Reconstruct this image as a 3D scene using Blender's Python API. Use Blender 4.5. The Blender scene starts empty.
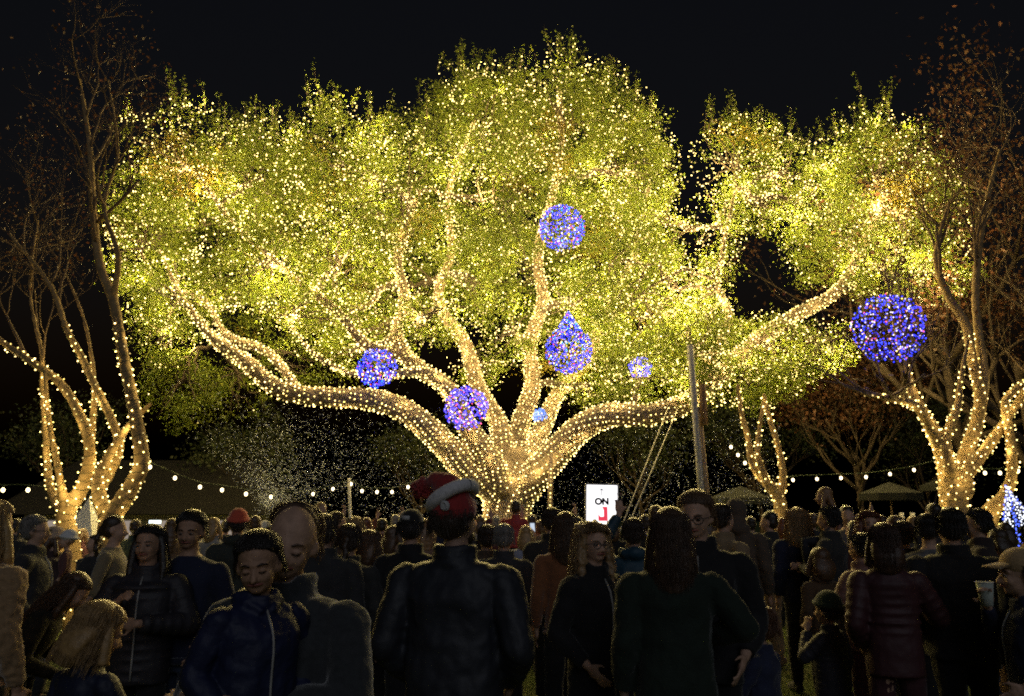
import bpy, bmesh, math, random
import numpy as np
from mathutils import Vector, Matrix, noise

random.seed(7)
rng = np.random.default_rng(7)
PI = math.pi
R = math.radians
scene = bpy.context.scene
COL = scene.collection

# ------------------------------------------------------------------ camera
W_, H_ = 1024, 696
LENS = 28.0
F = W_ * LENS / 36.0
CAMZ = 1.62
TILT = math.atan((517 - 348) / F)
cam_d = bpy.data.cameras.new('camera')
cam = bpy.data.objects.new('camera', cam_d)
COL.objects.link(cam)
cam.location = (0, 0, CAMZ)
cam.rotation_euler = (PI / 2 + TILT, 0, 0)
cam_d.lens = LENS
cam_d.sensor_width = 36
cam_d.clip_start = 0.05
cam_d.clip_end = 2000
scene.camera = cam


def P(px, py, Y):
    """world point at distance Y from the camera plane that the photo shows at (px, py)"""
    x = (px - 512) / F
    v = -(py - 348) / F
    dy = math.cos(TILT) - v * math.sin(TILT)
    dz = math.sin(TILT) + v * math.cos(TILT)
    k = Y / dy
    return Vector((x * k, Y, CAMZ + dz * k))


def PXM(Y):
    return Y / F          # metres per pixel, roughly


# ------------------------------------------------------------------ materials
MATS = {}


def new_mat(name):
    m = bpy.data.materials.new(name)
    m.use_nodes = True
    nt = m.node_tree
    for n in list(nt.nodes):
        nt.nodes.remove(n)
    out = nt.nodes.new('ShaderNodeOutputMaterial')
    return m, nt, out


def surf(name, c, rough=0.8, scale=12.0, var=0.35, bump=0.3, bscale=60.0, c2=None, spec=0.3, sheen=0.0, dist=0.01):
    """principled material with noise colour variation and a noise bump"""
    if name in MATS:
        return MATS[name]
    m, nt, out = new_mat(name)
    N = nt.nodes.new
    b = N('ShaderNodeBsdfPrincipled')
    b.inputs['Roughness'].default_value = rough
    b.inputs['Specular IOR Level'].default_value = spec
    if sheen:
        b.inputs['Sheen Weight'].default_value = sheen
        b.inputs['Sheen Roughness'].default_value = 0.4
    tc = N('ShaderNodeTexCoord')
    n1 = N('ShaderNodeTexNoise')
    n1.inputs['Scale'].default_value = scale
    n1.inputs['Detail'].default_value = 5
    nt.links.new(tc.outputs['Object'], n1.inputs['Vector'])
    r = N('ShaderNodeValToRGB')
    r.color_ramp.elements[0].position = 0.3
    r.color_ramp.elements[1].position = 0.7
    d = c2 if c2 else tuple(x * (1 - var) for x in c)
    r.color_ramp.elements[0].color = (*d, 1)
    r.color_ramp.elements[1].color = (*c, 1)
    nt.links.new(n1.outputs['Fac'], r.inputs['Fac'])
    nt.links.new(r.outputs['Color'], b.inputs['Base Color'])
    if bump:
        n2 = N('ShaderNodeTexNoise')
        n2.inputs['Scale'].default_value = bscale
        n2.inputs['Detail'].default_value = 4
        nt.links.new(tc.outputs['Object'], n2.inputs['Vector'])
        bp = N('ShaderNodeBump')
        bp.inputs['Strength'].default_value = bump
        bp.inputs['Distance'].default_value = dist
        nt.links.new(n2.outputs['Fac'], bp.inputs['Height'])
        nt.links.new(bp.outputs['Normal'], b.inputs['Normal'])
    nt.links.new(b.outputs[0], out.inputs[0])
    MATS[name] = m
    return m


def leafmat(name, c, trans=0.35):
    if name in MATS:
        return MATS[name]
    m, nt, out = new_mat(name)
    N = nt.nodes.new
    at = N('ShaderNodeAttribute')
    at.attribute_name = 'tint'
    mul = N('ShaderNodeMix')
    mul.data_type = 'RGBA'
    mul.blend_type = 'MULTIPLY'
    mul.inputs[0].default_value = 1
    mul.inputs[6].default_value = (*c, 1)
    nt.links.new(at.outputs['Color'], mul.inputs[7])
    p = N('ShaderNodeBsdfPrincipled')
    p.inputs['Roughness'].default_value = 0.55
    p.inputs['Specular IOR Level'].default_value = 0.3
    t = N('ShaderNodeBsdfTranslucent')
    mx = N('ShaderNodeMixShader')
    mx.inputs[0].default_value = trans
    nt.links.new(mul.outputs[2], p.inputs['Base Color'])
    nt.links.new(mul.outputs[2], t.inputs['Color'])
    nt.links.new(p.outputs[0], mx.inputs[1])
    nt.links.new(t.outputs[0], mx.inputs[2])
    nt.links.new(mx.outputs[0], out.inputs[0])
    MATS[name] = m
    return m


def glow(name, c, s):
    if name in MATS:
        return MATS[name]
    m, nt, out = new_mat(name)
    e = nt.nodes.new('ShaderNodeEmission')
    e.inputs[0].default_value = (*c, 1)
    e.inputs[1].default_value = s
    nt.links.new(e.outputs[0], out.inputs[0])
    MATS[name] = m
    return m


def glow_attr(name, s):
    """lamps whose own glass colours differ from bulb to bulb"""
    if name in MATS:
        return MATS[name]
    m, nt, out = new_mat(name)
    a = nt.nodes.new('ShaderNodeAttribute')
    a.attribute_name = 'tint'
    e = nt.nodes.new('ShaderNodeEmission')
    e.inputs[1].default_value = s
    nt.links.new(a.outputs['Color'], e.inputs[0])
    m.cycles.emission_sampling = 'NONE'      # the point lamps beside the bulbs are what is sampled
    nt.links.new(e.outputs[0], out.inputs[0])
    MATS[name] = m
    return m


WARM = (1.0, 0.72, 0.21)
BULB_L = 7.5
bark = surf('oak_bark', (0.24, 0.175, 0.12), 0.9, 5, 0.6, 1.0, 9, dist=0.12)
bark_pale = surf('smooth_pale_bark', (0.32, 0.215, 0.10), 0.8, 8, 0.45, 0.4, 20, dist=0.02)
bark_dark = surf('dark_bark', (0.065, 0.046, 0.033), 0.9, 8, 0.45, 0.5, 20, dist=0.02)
oakleaf = leafmat('oak_leaf', (0.112, 0.14, 0.014))
dryleaf = leafmat('dry_leaf', (0.085, 0.038, 0.02))
darkleaf = leafmat('dark_leaf', (0.05, 0.06, 0.025))
warm_bulb = glow_attr('warm_bulb_glass', BULB_L)
wire_m = surf('green_wire', (0.03, 0.05, 0.02), 0.6, bump=0)
metal_m = surf('grey_metal', (0.35, 0.34, 0.32), 0.45, bump=0.1)
wood_m = surf('weathered_wood', (0.30, 0.21, 0.13), 0.85, 6, 0.4, 0.5, 30)
white_m = surf('white_paint', (0.75, 0.74, 0.72), 0.6, 5, 0.15, 0.1)


# ------------------------------------------------------------------ object helpers
def tag(o, label=None, cat=None, group=None, kind=None):
    if label:
        o['label'] = label
    if cat:
        o['category'] = cat
    if group:
        o['group'] = group
    if kind:
        o['kind'] = kind
    return o


def empty(name, loc=(0, 0, 0), label=None, cat=None, group=None):
    o = bpy.data.objects.new(name, None)
    o.empty_display_size = 0.2
    o.location = loc
    COL.objects.link(o)
    return tag(o, label, cat, group)


def link(name, me, mat, parent=None, loc=None):
    o = bpy.data.objects.new(name, me)
    COL.objects.link(o)
    for m in (mat if isinstance(mat, (list, tuple)) else [mat]):
        me.materials.append(m)
    if parent is not None:
        o.parent = parent
        o.matrix_parent_inverse = Matrix.Identity(4)
    return o


class MB:
    def __init__(self):
        self.v = []
        self.f = []

    def n(self):
        return len(self.v)

    def box(self, c, s, rot=None):
        b = len(self.v)
        for x in (-.5, .5):
            for y in (-.5, .5):
                for z in (-.5, .5):
                    p = Vector((x * s[0], y * s[1], z * s[2]))
                    if rot is not None:
                        p = rot @ p
                    self.v.append(p + Vector(c))
        for q in ((0, 1, 3, 2), (4, 6, 7, 5), (0, 4, 5, 1), (2, 3, 7, 6), (0, 2, 6, 4), (1, 5, 7, 3)):
            self.f.append(tuple(b + i for i in q))
        return self

    def ell(self, c, r, rot=None, nu=12, nv=8):
        b = len(self.v)
        c = Vector(c)
        self.v.append(c + ((rot @ Vector((0, 0, r[2]))) if rot else Vector((0, 0, r[2]))))
        for j in range(1, nv):
            t = PI * j / nv
            for i in range(nu):
                a = 2 * PI * i / nu
                p = Vector((r[0] * math.sin(t) * math.cos(a), r[1] * math.sin(t) * math.sin(a), r[2] * math.cos(t)))
                self.v.append(c + (rot @ p if rot else p))
        self.v.append(c + ((rot @ Vector((0, 0, -r[2]))) if rot else Vector((0, 0, -r[2]))))
        for i in range(nu):
            k = (i + 1) % nu
            self.f.append((b, b + 1 + i, b + 1 + k))
            for j in range(nv - 2):
                o = b + 1 + j * nu
                self.f.append((o + i, o + nu + i, o + nu + k, o + k))
            o = b + 1 + (nv - 2) * nu
            self.f.append((o + i, b + 1 + (nv - 1) * nu, o + k))
        return self

    def tube(self, pts, rad, sides=8, caps=True, round_ends=False):
        pts = [Vector(p) for p in pts]
        rad = list(rad) if hasattr(rad, '__len__') else [rad] * len(pts)
        if round_ends:
            d0 = (pts[0] - pts[1]).normalized()
            d1 = (pts[-1] - pts[-2]).normalized()
            h = ((.94, .34), (.75, .66), (.4, .92))
            pts = [pts[0] + d0 * rad[0] * a for a, _ in h] + pts + [pts[-1] + d1 * rad[-1] * a for a, _ in h[::-1]]
            rad = [rad[0] * q for _, q in h] + rad + [rad[-1] * q for _, q in h[::-1]]
        b = len(self.v)
        n = len(pts)
        ref = None
        for i, p in enumerate(pts):
            t = (pts[min(i + 1, n - 1)] - pts[max(i - 1, 0)])
            if t.length < 1e-9:
                t = Vector((0, 0, 1))
            t.normalize()
            if ref is None:
                ref = Vector((1, 0, 0)) if abs(t.x) < 0.8 else Vector((0, 1, 0))
            u = (ref - t * ref.dot(t))
            if u.length < 1e-6:
                u = t.orthogonal()
            u.normalize()
            ref = u
            w = t.cross(u)
            for k in range(sides):
                a = 2 * PI * k / sides
                self.v.append(p + (u * math.cos(a) + w * math.sin(a)) * rad[i])
        for i in range(n - 1):
            for k in range(sides):
                q = (k + 1) % sides
                o = b + i * sides
                self.f.append((o + k, o + q, o + sides + q, o + sides + k))
        if caps:
            self.f.append(tuple(b + k for k in reversed(range(sides))))
            o = b + (n - 1) * sides
            self.f.append(tuple(o + k for k in range(sides)))
        return self

    def loft(self, secs, sides=20):
        """secs: (cx, cy, z, rx, ry) horizontal ellipses, closed"""
        b = len(self.v)
        for cx, cy, z, rx, ry in secs:
            for k in range(sides):
                a = 2 * PI * k / sides
                ca, sa = math.cos(a), math.sin(a)
                e = 2 / 2.4
                self.v.append(Vector((cx + rx * math.copysign(abs(ca) ** e, ca), cy + ry * math.copysign(abs(sa) ** e, sa), z)))
        n = len(secs)
        for i in range(n - 1):
            for k in range(sides):
                q = (k + 1) % sides
                o = b + i * sides
                self.f.append((o + k, o + q, o + sides + q, o + sides + k))
        self.f.append(tuple(b + k for k in reversed(range(sides))))
        o = b + (n - 1) * sides
        self.f.append(tuple(o + k for k in range(sides)))
        return self

    def xf(self, fn, start=0):
        for i in range(start, len(self.v)):
            self.v[i] = fn(self.v[i])
        return self

    def mesh(self, name, smooth=True):
        me = bpy.data.meshes.new(name)
        me.from_pydata([tuple(p) for p in self.v], [], self.f)
        if smooth:
            me.polygons.foreach_set('use_smooth', [True] * len(me.polygons))
        me.update()
        return me

    def build(self, name, mat, parent=None, smooth=True):
        return link(name, self.mesh(name, smooth), mat, parent)


REMESH = []
TEX = {}


def remesh(o, vox, smooth=2, disp=0.0, dscale=0.1):
    m = o.modifiers.new('remesh', 'REMESH')
    m.mode = 'VOXEL'
    m.voxel_size = vox
    m.use_smooth_shade = True
    if smooth:
        s = o.modifiers.new('smooth', 'SMOOTH')
        s.factor = 0.5
        s.iterations = smooth
    if disp:
        k = round(dscale, 3)
        if k not in TEX:
            t = bpy.data.textures.new('fold_noise', 'CLOUDS')
            t.noise_scale = k
            t.noise_depth = 2
            TEX[k] = t
        d = o.modifiers.new('disp', 'DISPLACE')
        d.texture = TEX[k]
        d.strength = disp
        d.mid_level = 0.5
    REMESH.append(o)
    return o


def flush_remesh():
    dg = bpy.context.evaluated_depsgraph_get()
    dg.update()
    for o in REMESH:
        me = bpy.data.meshes.new_from_object(o.evaluated_get(dg))
        old = o.data
        o.modifiers.clear()
        o.data = me
        bpy.data.meshes.remove(old)
    REMESH.clear()


def np_mesh(name, V, faces_n, loops, tint=None, smooth=False):
    """V (n,3); loops flat vertex indices; every face has faces_n corners"""
    me = bpy.data.meshes.new(name)
    me.vertices.add(len(V))
    me.vertices.foreach_set('co', np.ascontiguousarray(V, dtype=np.float32).ravel())
    nl = len(loops)
    nf = nl // faces_n
    me.loops.add(nl)
    me.loops.foreach_set('vertex_index', np.ascontiguousarray(loops, dtype=np.int32))
    me.polygons.add(nf)
    me.polygons.foreach_set('loop_start', np.arange(0, nl, faces_n, dtype=np.int32))
    me.polygons.foreach_set('loop_total', np.full(nf, faces_n, dtype=np.int32))
    me.update(calc_edges=True)
    if tint is not None:
        a = me.attributes.new('tint', 'FLOAT_COLOR', 'POINT')
        a.data.foreach_set('color', np.ascontiguousarray(np.concatenate([tint, np.ones((len(tint), 1))], 1), dtype=np.float32).ravel())
    return me


def rand_unit(n):
    v = rng.normal(size=(n, 3))
    return v / np.linalg.norm(v, axis=1, keepdims=True)


def leaf_mesh(name, C, size, mat, parent=None, tint=None, tvar=0.45):
    C = np.asarray(C, dtype=float)
    n = len(C)
    t = rand_unit(n)
    u = np.cross(t, rand_unit(n))
    u /= np.linalg.norm(u, axis=1, keepdims=True) + 1e-9
    w = np.cross(t, u)
    s = (size * rng.uniform(0.6, 1.3, n))[:, None]
    V = np.stack([C - t * s * .5, C + u * s * .28 + w * s * .1, C + t * s * .5, C - u * s * .28 + w * s * .1], 1).reshape(-1, 3)
    if tint is None:
        tint = np.ones((n, 3))
    k = rng.uniform(1 - tvar, 1 + tvar, (n, 1))
    hue = rng.normal(0, 0.1, n)
    tt = tint * k
    tt[:, 0] *= 1 + hue
    me = np_mesh(name, V, 4, np.arange(n * 4), np.repeat(np.clip(tt, 0.02, 3), 4, 0))
    return link(name, me, mat, parent)


OCT_F = np.array([[0, 2, 4], [2, 1, 4], [1, 3, 4], [3, 0, 4], [2, 0, 5], [1, 2, 5], [3, 1, 5], [0, 3, 5]])


def dots_mesh(name, C, r, mat, parent=None, tint=None, stretch=1.35):
    """small faceted bulbs / flakes"""
    C = np.asarray(C, dtype=float)
    n = len(C)
    rr = (np.ones(n) * r)[:, None]
    a = rand_unit(n)
    b = np.cross(a, rand_unit(n))
    b /= np.linalg.norm(b, axis=1, keepdims=True) + 1e-9
    c = np.cross(a, b)
    V = np.stack([C + a * rr * stretch, C - a * rr * stretch, C + b * rr, C - b * rr, C + c * rr, C - c * rr], 1).reshape(-1, 3)
    L = (np.arange(n)[:, None, None] * 6 + OCT_F[None]).reshape(-1)
    me = np_mesh(name, V, 3, L, None if tint is None else np.repeat(tint, 6, 0))
    return link(name, me, mat, parent)


def warm_tint(n, lo=0.12, hi=2.0):
    k = rng.uniform(lo, hi, (n, 1))
    w = np.tile(np.array([WARM]), (n, 1))
    w[:, 1] *= rng.uniform(0.92, 1.06, n)
    w[:, 2] *= rng.uniform(0.8, 1.25, n)
    return w * k


def catmull(pts, rad, step):
    P_ = [Vector(p) for p in pts]
    out, ro = [], []
    n = len(P_)
    for i in range(n - 1):
        p0, p1, p2, p3 = P_[max(i - 1, 0)], P_[i], P_[i + 1], P_[min(i + 2, n - 1)]
        m = max(2, int((p2 - p1).length / step))
        for k in range(m):
            t = k / m
            out.append(0.5 * ((2 * p1) + (p2 - p0) * t + (2 * p0 - 5 * p1 + 4 * p2 - p3) * t * t + (3 * p1 - p0 - 3 * p2 + p3) * t ** 3))
            ro.append(rad[i] * (1 - t) + rad[i + 1] * t)
    out.append(P_[-1])
    ro.append(rad[-1])
    return out, ro


def wrap(pts, rad, pitch, spacing, gap=None, seg=14):
    """helix of wire round a limb and the bulbs along it"""
    wire, bulbs = [], []
    gap = pitch * .05
    jit = pitch * .13
    ang, acc, s = random.random() * 6, 0.0, 0
    ref = None
    last = None
    for i in range(len(pts) - 1):
        a, b = pts[i], pts[i + 1]
        L = (b - a).length
        if L < 1e-6:
            continue
        t = (b - a) / L
        if ref is None:
            ref = t.orthogonal()
        u = (ref - t * ref.dot(t)).normalized()
        ref = u
        w = t.cross(u)
        m = max(2, int(L / pitch * seg))
        for k in range(m):
            q = k / m
            r = rad[i] * (1 - q) + rad[i + 1] * q + gap
            ang += 2 * PI * (L / m) / pitch
            along = t * (pitch * .45 * noise.noise(Vector((ang * .23, i * .01, len(pts)))))
            p = a + t * (L * q) + along + (u * math.cos(ang) + w * math.sin(ang)) * r
            wire.append(p)
            if last is not None:
                acc += (p - last).length
                if acc > spacing:
                    acc = random.uniform(-.7, .6) * spacing
                    bulbs.append(p + (u * math.cos(ang) + w * math.sin(ang)) * jit * .5 + Vector((random.uniform(-jit, jit), random.uniform(-jit, jit), random.uniform(-jit, jit))))
            last = p
    return wire, bulbs


LAMP_N = [0]


def lamps(pts, watts, radius=.05, parent=None, color=(1.0, .75, .26)):
    """the light the bulbs give, one point lamp for each handful of bulbs"""
    d = bpy.data.lights.new('bulb_lamp', 'POINT')
    d.energy = watts
    d.color = color
    d.shadow_soft_size = radius
    for p in pts:
        o = bpy.data.objects.new('bulb_lamp', d)
        COL.objects.link(o)
        o.location = p
        if parent is not None:
            o.parent = parent
        LAMP_N[0] += 1


def light_string(limbs, pitch, spacing, r, label, group, wr=0.007, every=14, watts=10.0):
    """one string of fairy lights: its wire and its bulbs"""
    root = empty('fairy_light_string', limbs[0][0][0], label, 'fairy lights', group)
    off = limbs[0][0][0]
    mb = MB()
    B = []
    for pts, rad in limbs:
        w, b = wrap(pts, rad, pitch, spacing)
        if len(w) > 2:
            mb.tube([p - off for p in w], wr, 3, caps=False)
        B += [tuple(p - off) for p in b]
    mb.build('wire', wire_m, root)
    tag(dots_mesh('bulbs', B, r, warm_bulb, root, warm_tint(len(B))), kind='stuff')
    axis = np.array([tuple(p - off) for pts, rad in limbs for p in pts])
    LP = []
    for q in B[::every]:
        q = np.array(q)
        c0 = axis[np.argmin(((axis - q) ** 2).sum(1))]
        dv = q - c0
        LP.append(tuple(q + dv / (np.linalg.norm(dv) + 1e-6) * pitch * 1.5))
    lamps(LP, watts, .04, root)
    return root, len(B)


# ------------------------------------------------------------------ world
world = bpy.data.worlds.new('World')
scene.world = world
world.use_nodes = True
nt = world.node_tree
bg = nt.nodes['Background']
sky = nt.nodes.new('ShaderNodeTexSky')
sky.sky_type = 'NISHITA'
sky.sun_disc = False
sky.sun_elevation = R(-3)
sky.sun_rotation = R(180)
sky.air_density = 1.0
sky.dust_density = 2.0
nt.links.new(sky.outputs[0], bg.inputs[0])
bg.inputs[1].default_value = 0.085
SUN = bpy.data.lights.new('sun', 'SUN')
SUN.energy = 0.35
SUN.angle = R(40)
SUN.color = (0.85, 0.9, 1.0)
so = bpy.data.objects.new('sun', SUN)
COL.objects.link(so)
so.rotation_euler = (R(60), 0, R(12))      # dim glow of the town from behind the photographer

# ------------------------------------------------------------------ ground
gm, gnt, gout = new_mat('lawn')
N = gnt.nodes.new
b = N('ShaderNodeBsdfPrincipled')
b.inputs['Roughness'].default_value = 0.95
b.inputs['Specular IOR Level'].default_value = 0.1
tc = N('ShaderNodeTexCoord')
n1 = N('ShaderNodeTexNoise')
n1.inputs['Scale'].default_value = 0.9
n1.inputs['Detail'].default_value = 8
n1.inputs['Roughness'].default_value = 0.7
r = N('ShaderNodeValToRGB')
r.color_ramp.elements[0].position = 0.35
r.color_ramp.elements[0].color = (0.08, 0.075, 0.03, 1)
r.color_ramp.elements[1].position = 0.65
r.color_ramp.elements[1].color = (0.08, 0.115, 0.03, 1)
gnt.links.new(tc.outputs['Object'], n1.inputs['Vector'])
gnt.links.new(n1.outputs['Fac'], r.inputs['Fac'])
gnt.links.new(r.outputs['Color'], b.inputs['Base Color'])
gnt.links.new(b.outputs[0], gout.inputs[0])
g = MB()
S = 300
nseg = 24
for i in range(nseg + 1):
    for j in range(nseg + 1):
        g.v.append(Vector((-S + 2 * S * i / nseg, -60 + (S + 60) * j / nseg, 0)))
for i in range(nseg):
    for j in range(nseg):
        a = i * (nseg + 1) + j
        g.f.append((a, a + nseg + 1, a + nseg + 2, a + 1))
tag(g.build('lawn', gm), kind='structure')

# grass blades on the lawn in front of and between the crowd
n = 90000
yy = 2.4 + (17 - 2.4) * rng.random(n) ** 0.8
xx = rng.uniform(-1, 1, n) * (yy * 0.68 + 0.6)
h = rng.uniform(0.03, 0.075, n)
a = rng.uniform(0, 2 * PI, n)
w = rng.uniform(0.003, 0.006, n)
base = np.stack([xx, yy, np.zeros(n)], 1)
side = np.stack([np.cos(a), np.sin(a), np.zeros(n)], 1) * w[:, None]
tip = base + np.stack([rng.normal(0, .02, n), rng.normal(0, .02, n), h], 1)
V = np.stack([base - side, base + side, tip], 1).reshape(-1, 3)
tt = np.ones((n, 3)) * rng.uniform(0.6, 1.4, (n, 1))
tag(link('grass', np_mesh('grass', V, 3, np.arange(3 * n), np.repeat(tt, 3, 0)), leafmat('grass_blade', (0.085, 0.12, 0.03), 0.25)), kind='stuff')

# ------------------------------------------------------------------ the big oak
D = 23.0


def path(spec, Y, step):
    """spec: (px, py, dy, width in px)"""
    pts = [P(x, y, Y + dy) for x, y, dy, _ in spec]
    rad = [wd * PXM(Y + dy) / 2 * (.84 if Y < D else .92) for _, _, dy, wd in spec]
    return catmull(pts, rad, step)


OAK_LIMBS = {
    'trunk': [(507, 585, 0, 74), (507, 545, 0, 58), (507, 512, 0, 51), (508, 490, 0, 56), (511, 468, .2, 48)],
    'left': [(497, 488, -.3, 38), (468, 470, -1.0, 31), (436, 436, -1.8, 27), (402, 409, -2.4, 25), (362, 398, -2.8, 23), (320, 397, -3.0, 21), (278, 389, -3.2, 19),
             (246, 362, -3.0, 17), (216, 341, -2.8, 13), (200, 322, -2.5, 9), (178, 290, -2.2, 5), (160, 250, -2, 3)],
    'right': [(522, 490, -.2, 38), (548, 462, -.8, 32), (580, 428, -1.4, 29), (612, 414, -1.8, 26), (648, 415, -2.1, 24), (688, 402, -2.0, 22),
              (722, 372, -1.5, 19), (760, 338, -1.0, 17), (802, 312, -.5, 15), (838, 290, 0, 12), (866, 240, 0, 9), (885, 190, 0, 6)],
    'front': [(500, 484, -.6, 32), (484, 452, -1.2, 26), (463, 420, -1.6, 22), (448, 388, -1.7, 20), (416, 366, -1.8, 18), (396, 338, -1.6, 16), (405, 300, -1.2, 13), (398, 255, -1.0, 10), (420, 190, -1, 6)],
    'left_high': [(405, 355, -1.6, 13), (366, 345, -2.2, 11), (338, 312, -2.5, 10), (300, 283, -2.6, 9), (262, 250, -2.6, 8), (232, 222, -2.4, 6), (195, 170, -2.0, 4)],
    'left_low': [(455, 398, -1.7, 13), (425, 372, -2.4, 11), (385, 376, -2.9, 9), (345, 372, -3.2, 7), (312, 352, -3.2, 5), (290, 325, -3.0, 4)],
    'mid': [(505, 470, 0, 28), (500, 428, .3, 21), (478, 388, .5, 18), (466, 346, .8, 15), (438, 300, 1.0, 12), (452, 250, 1, 9), (448, 195, 1.0, 7), (475, 120, 1.0, 4)],
    'centre': [(515, 468, .4, 30), (520, 425, .6, 21), (533, 385, .8, 18), (529, 345, 1.0, 16), (543, 300, 1.2, 13), (538, 250, 1.2, 11), (558, 170, 1.2, 8), (560, 90, 1.2, 4)],
    'back': [(522, 470, .8, 27), (543, 425, 1.6, 19), (560, 390, 2.5, 15), (590, 355, 3.0, 12), (604, 310, 3.2, 10), (635, 255, 3.4, 8), (650, 180, 3.4, 4)],
    'right_high': [(690, 400, -2.0, 13), (716, 350, -1.6, 11), (730, 315, -1.2, 9), (718, 290, -1.0, 7), (722, 255, -1.0, 5), (735, 190, -1, 4)],
    'far_left': [(300, 394, -3.1, 11), (268, 352, -2.2, 9), (226, 335, -1.6, 8), (204, 300, -1.2, 6), (160, 285, -1.0, 5), (140, 250, -.8, 4)],
}
oak = empty('oak_tree', P(508, 585, D), 'huge spreading oak hung all over with warm fairy lights, middle of the lawn', 'tree')
oak.location.z = 0
OFF = oak.location.copy()
limbs = {k: path(v, D, 0.35) for k, v in OAK_LIMBS.items()}
mb = MB()
for k, (pts, rad) in limbs.items():
    mb.tube([p - OFF for p in pts], rad, 12, True, True)
for i in range(7):
    a = 2 * PI * i / 7 + .3
    d = Vector((math.cos(a), math.sin(a), 0))
    mb.tube([Vector((0, 0, .9)) + d * .42, Vector((0, 0, .35)) + d * .85, Vector((0, 0, -.1)) + d * 1.6], [.36, .28, .1], 8, True, True)
remesh(mb.build('trunk', bark, oak), 0.065, 2, 0.10, 0.35)

# lobes of the crown: px, py, rx, ry, dy, depth radius (m), leaf density, light density
LOBES = [
    (185, 165, 58, 62, -1.5, 1.9, 1, 1.0), (150, 245, 46, 52, -1.0, 1.7, 1, 1.0), (178, 300, 48, 42, -1.8, 1.6, 1, .9), (265, 178, 58, 56, -2.0, 1.9, 1, 1),
    (335, 165, 55, 62, -1.5, 1.9, 1, .9), (260, 262, 70, 52, -3.4, 1.6, .9, 1.1), (402, 195, 66, 72, -2.2, 2.2, 1, .95), (345, 255, 60, 50, -2.0, 1.6, .7, .9),
    (490, 122, 56, 62, -.5, 2.2, 1, .9), (570, 122, 64, 62, -.5, 2.4, 1, .9), (636, 172, 45, 62, -.3, 2.0, 1, .9), (515, 205, 80, 66, -2.2, 2.2, .95, .8),
    (610, 262, 70, 68, -1.5, 2.0, .9, .9), (470, 275, 55, 45, -.5, 1.4, .55, .7), (575, 345, 60, 36, 1.6, 1.4, .6, .8), (640, 320, 55, 48, -.5, 1.6, .85, .9),
    (690, 345, 48, 50, -2.4, 1.5, .95, .95), (738, 162, 52, 42, -.5, 1.5, 1, 1), (718, 222, 32, 50, -.8, 1.0, .85, .95), (764, 205, 22, 32, -.3, .8, .6, .9), (715, 275, 22, 26, -.6, .8, .6, .8), (664, 225, 24, 52, -.2, 1.1, .7, .8), (672, 290, 36, 40, -.6, 1.2, .8, .8), (787, 172, 42, 40, -.3, 1.4, 1, 1), (800, 200, 18, 26, -.5, .8, .5, .8),
    (872, 172, 56, 62, 0, 2.0, 1, 1), (918, 222, 48, 56, .2, 1.8, 1, 1), (842, 240, 56, 46, -.4, 1.7, .9, 1), (940, 272, 28, 36, 0, 1.2, .8, .9), (885, 270, 45, 30, -.2, 1.3, .8, .9),
    (775, 352, 62, 36, -.9, 1.3, .85, 1), (752, 382, 48, 30, -.6, 1.2, .95, .9), (820, 345, 38, 30, -1.4, 1.2, .8, .8), (700, 315, 26, 24, -.6, .9, .6, .6),
    (178, 388, 40, 38, -.6, 1.4, .8, .03), (232, 392, 42, 28, .6, 1.3, .6, .02), (285, 368, 40, 28, 1.2, 1.2, .6, .08), (385, 330, 55, 38, 1.2, 1.4, .6, .35), (330, 325, 50, 36, .8, 1.4, .6, .5),
    (430, 318, 42, 30, -2.2, 1.0, .5, .9), (300, 305, 50, 26, -3.2, 1.0, .5, .8), (505, 330, 34, 38, -.6, .9, .45, .9), (580, 300, 45, 36, -1.2, 1.1, .6, .9), (640, 378, 40, 22, -1.2, 1.0, .7, .7),
    (590, 385, 36, 22, .8, 1.0, .55, .8), (480, 368, 30, 26, 1.6, .9, .5, .7), (350, 352, 44, 22, -.5, 1.0, .55, .5), (700, 385, 30, 26, -2.8, .9, .8, 1), (160, 340, 34, 30, -1.2, 1.1, .7, .4),
    # the half of the crown behind
    (230, 200, 90, 75, 3.5, 2.5, .8, 0.23), (340, 230, 90, 80, 4.2, 2.5, .8, 0.23), (470, 150, 85, 85, 4.8, 2.6, .8, 0.23), (580, 160, 90, 85, 4.8, 2.6, .8, 0.23),
    (530, 280, 110, 65, 4.6, 2.2, .8, .45), (625, 250, 50, 80, 4.2, 2.2, .8, 0.23), (400, 290, 80, 50, 4.2, 2.0, .7, 0.18), (865, 200, 75, 62, 3.6, 2.2, .8, 0.23), (660, 335, 70, 40, 3.5, 1.8, .7, 0.18),
    (250, 300, 80, 45, 3.0, 2, .6, 0.14), (150, 220, 45, 55, 2.2, 1.8, .7, 0.23),
]
CANOPY_SHARE, CANOPY_W = .055, 39.0
leaves, tints, lights, lcent, twig_mb = [], [], [], [], MB()
allp = [(p, r_) for k, (pts, rad) in limbs.items() if k != 'trunk' for p, r_ in zip(pts, rad)]
allv = np.array([tuple(p) for p, _ in allp])


def crooked(a, b, r0, r1, n=6, amp=.12):
    L = (b - a).length
    pts = []
    for i in range(n + 1):
        t = i / n
        k = amp * L * math.sin(PI * t)
        pts.append(a.lerp(b, t) + Vector((random.uniform(-1, 1), random.uniform(-1, 1), random.uniform(-.6, 1))) * k * .5)
    return pts, [r0 + (r1 - r0) * i / n for i in range(n + 1)]


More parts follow.
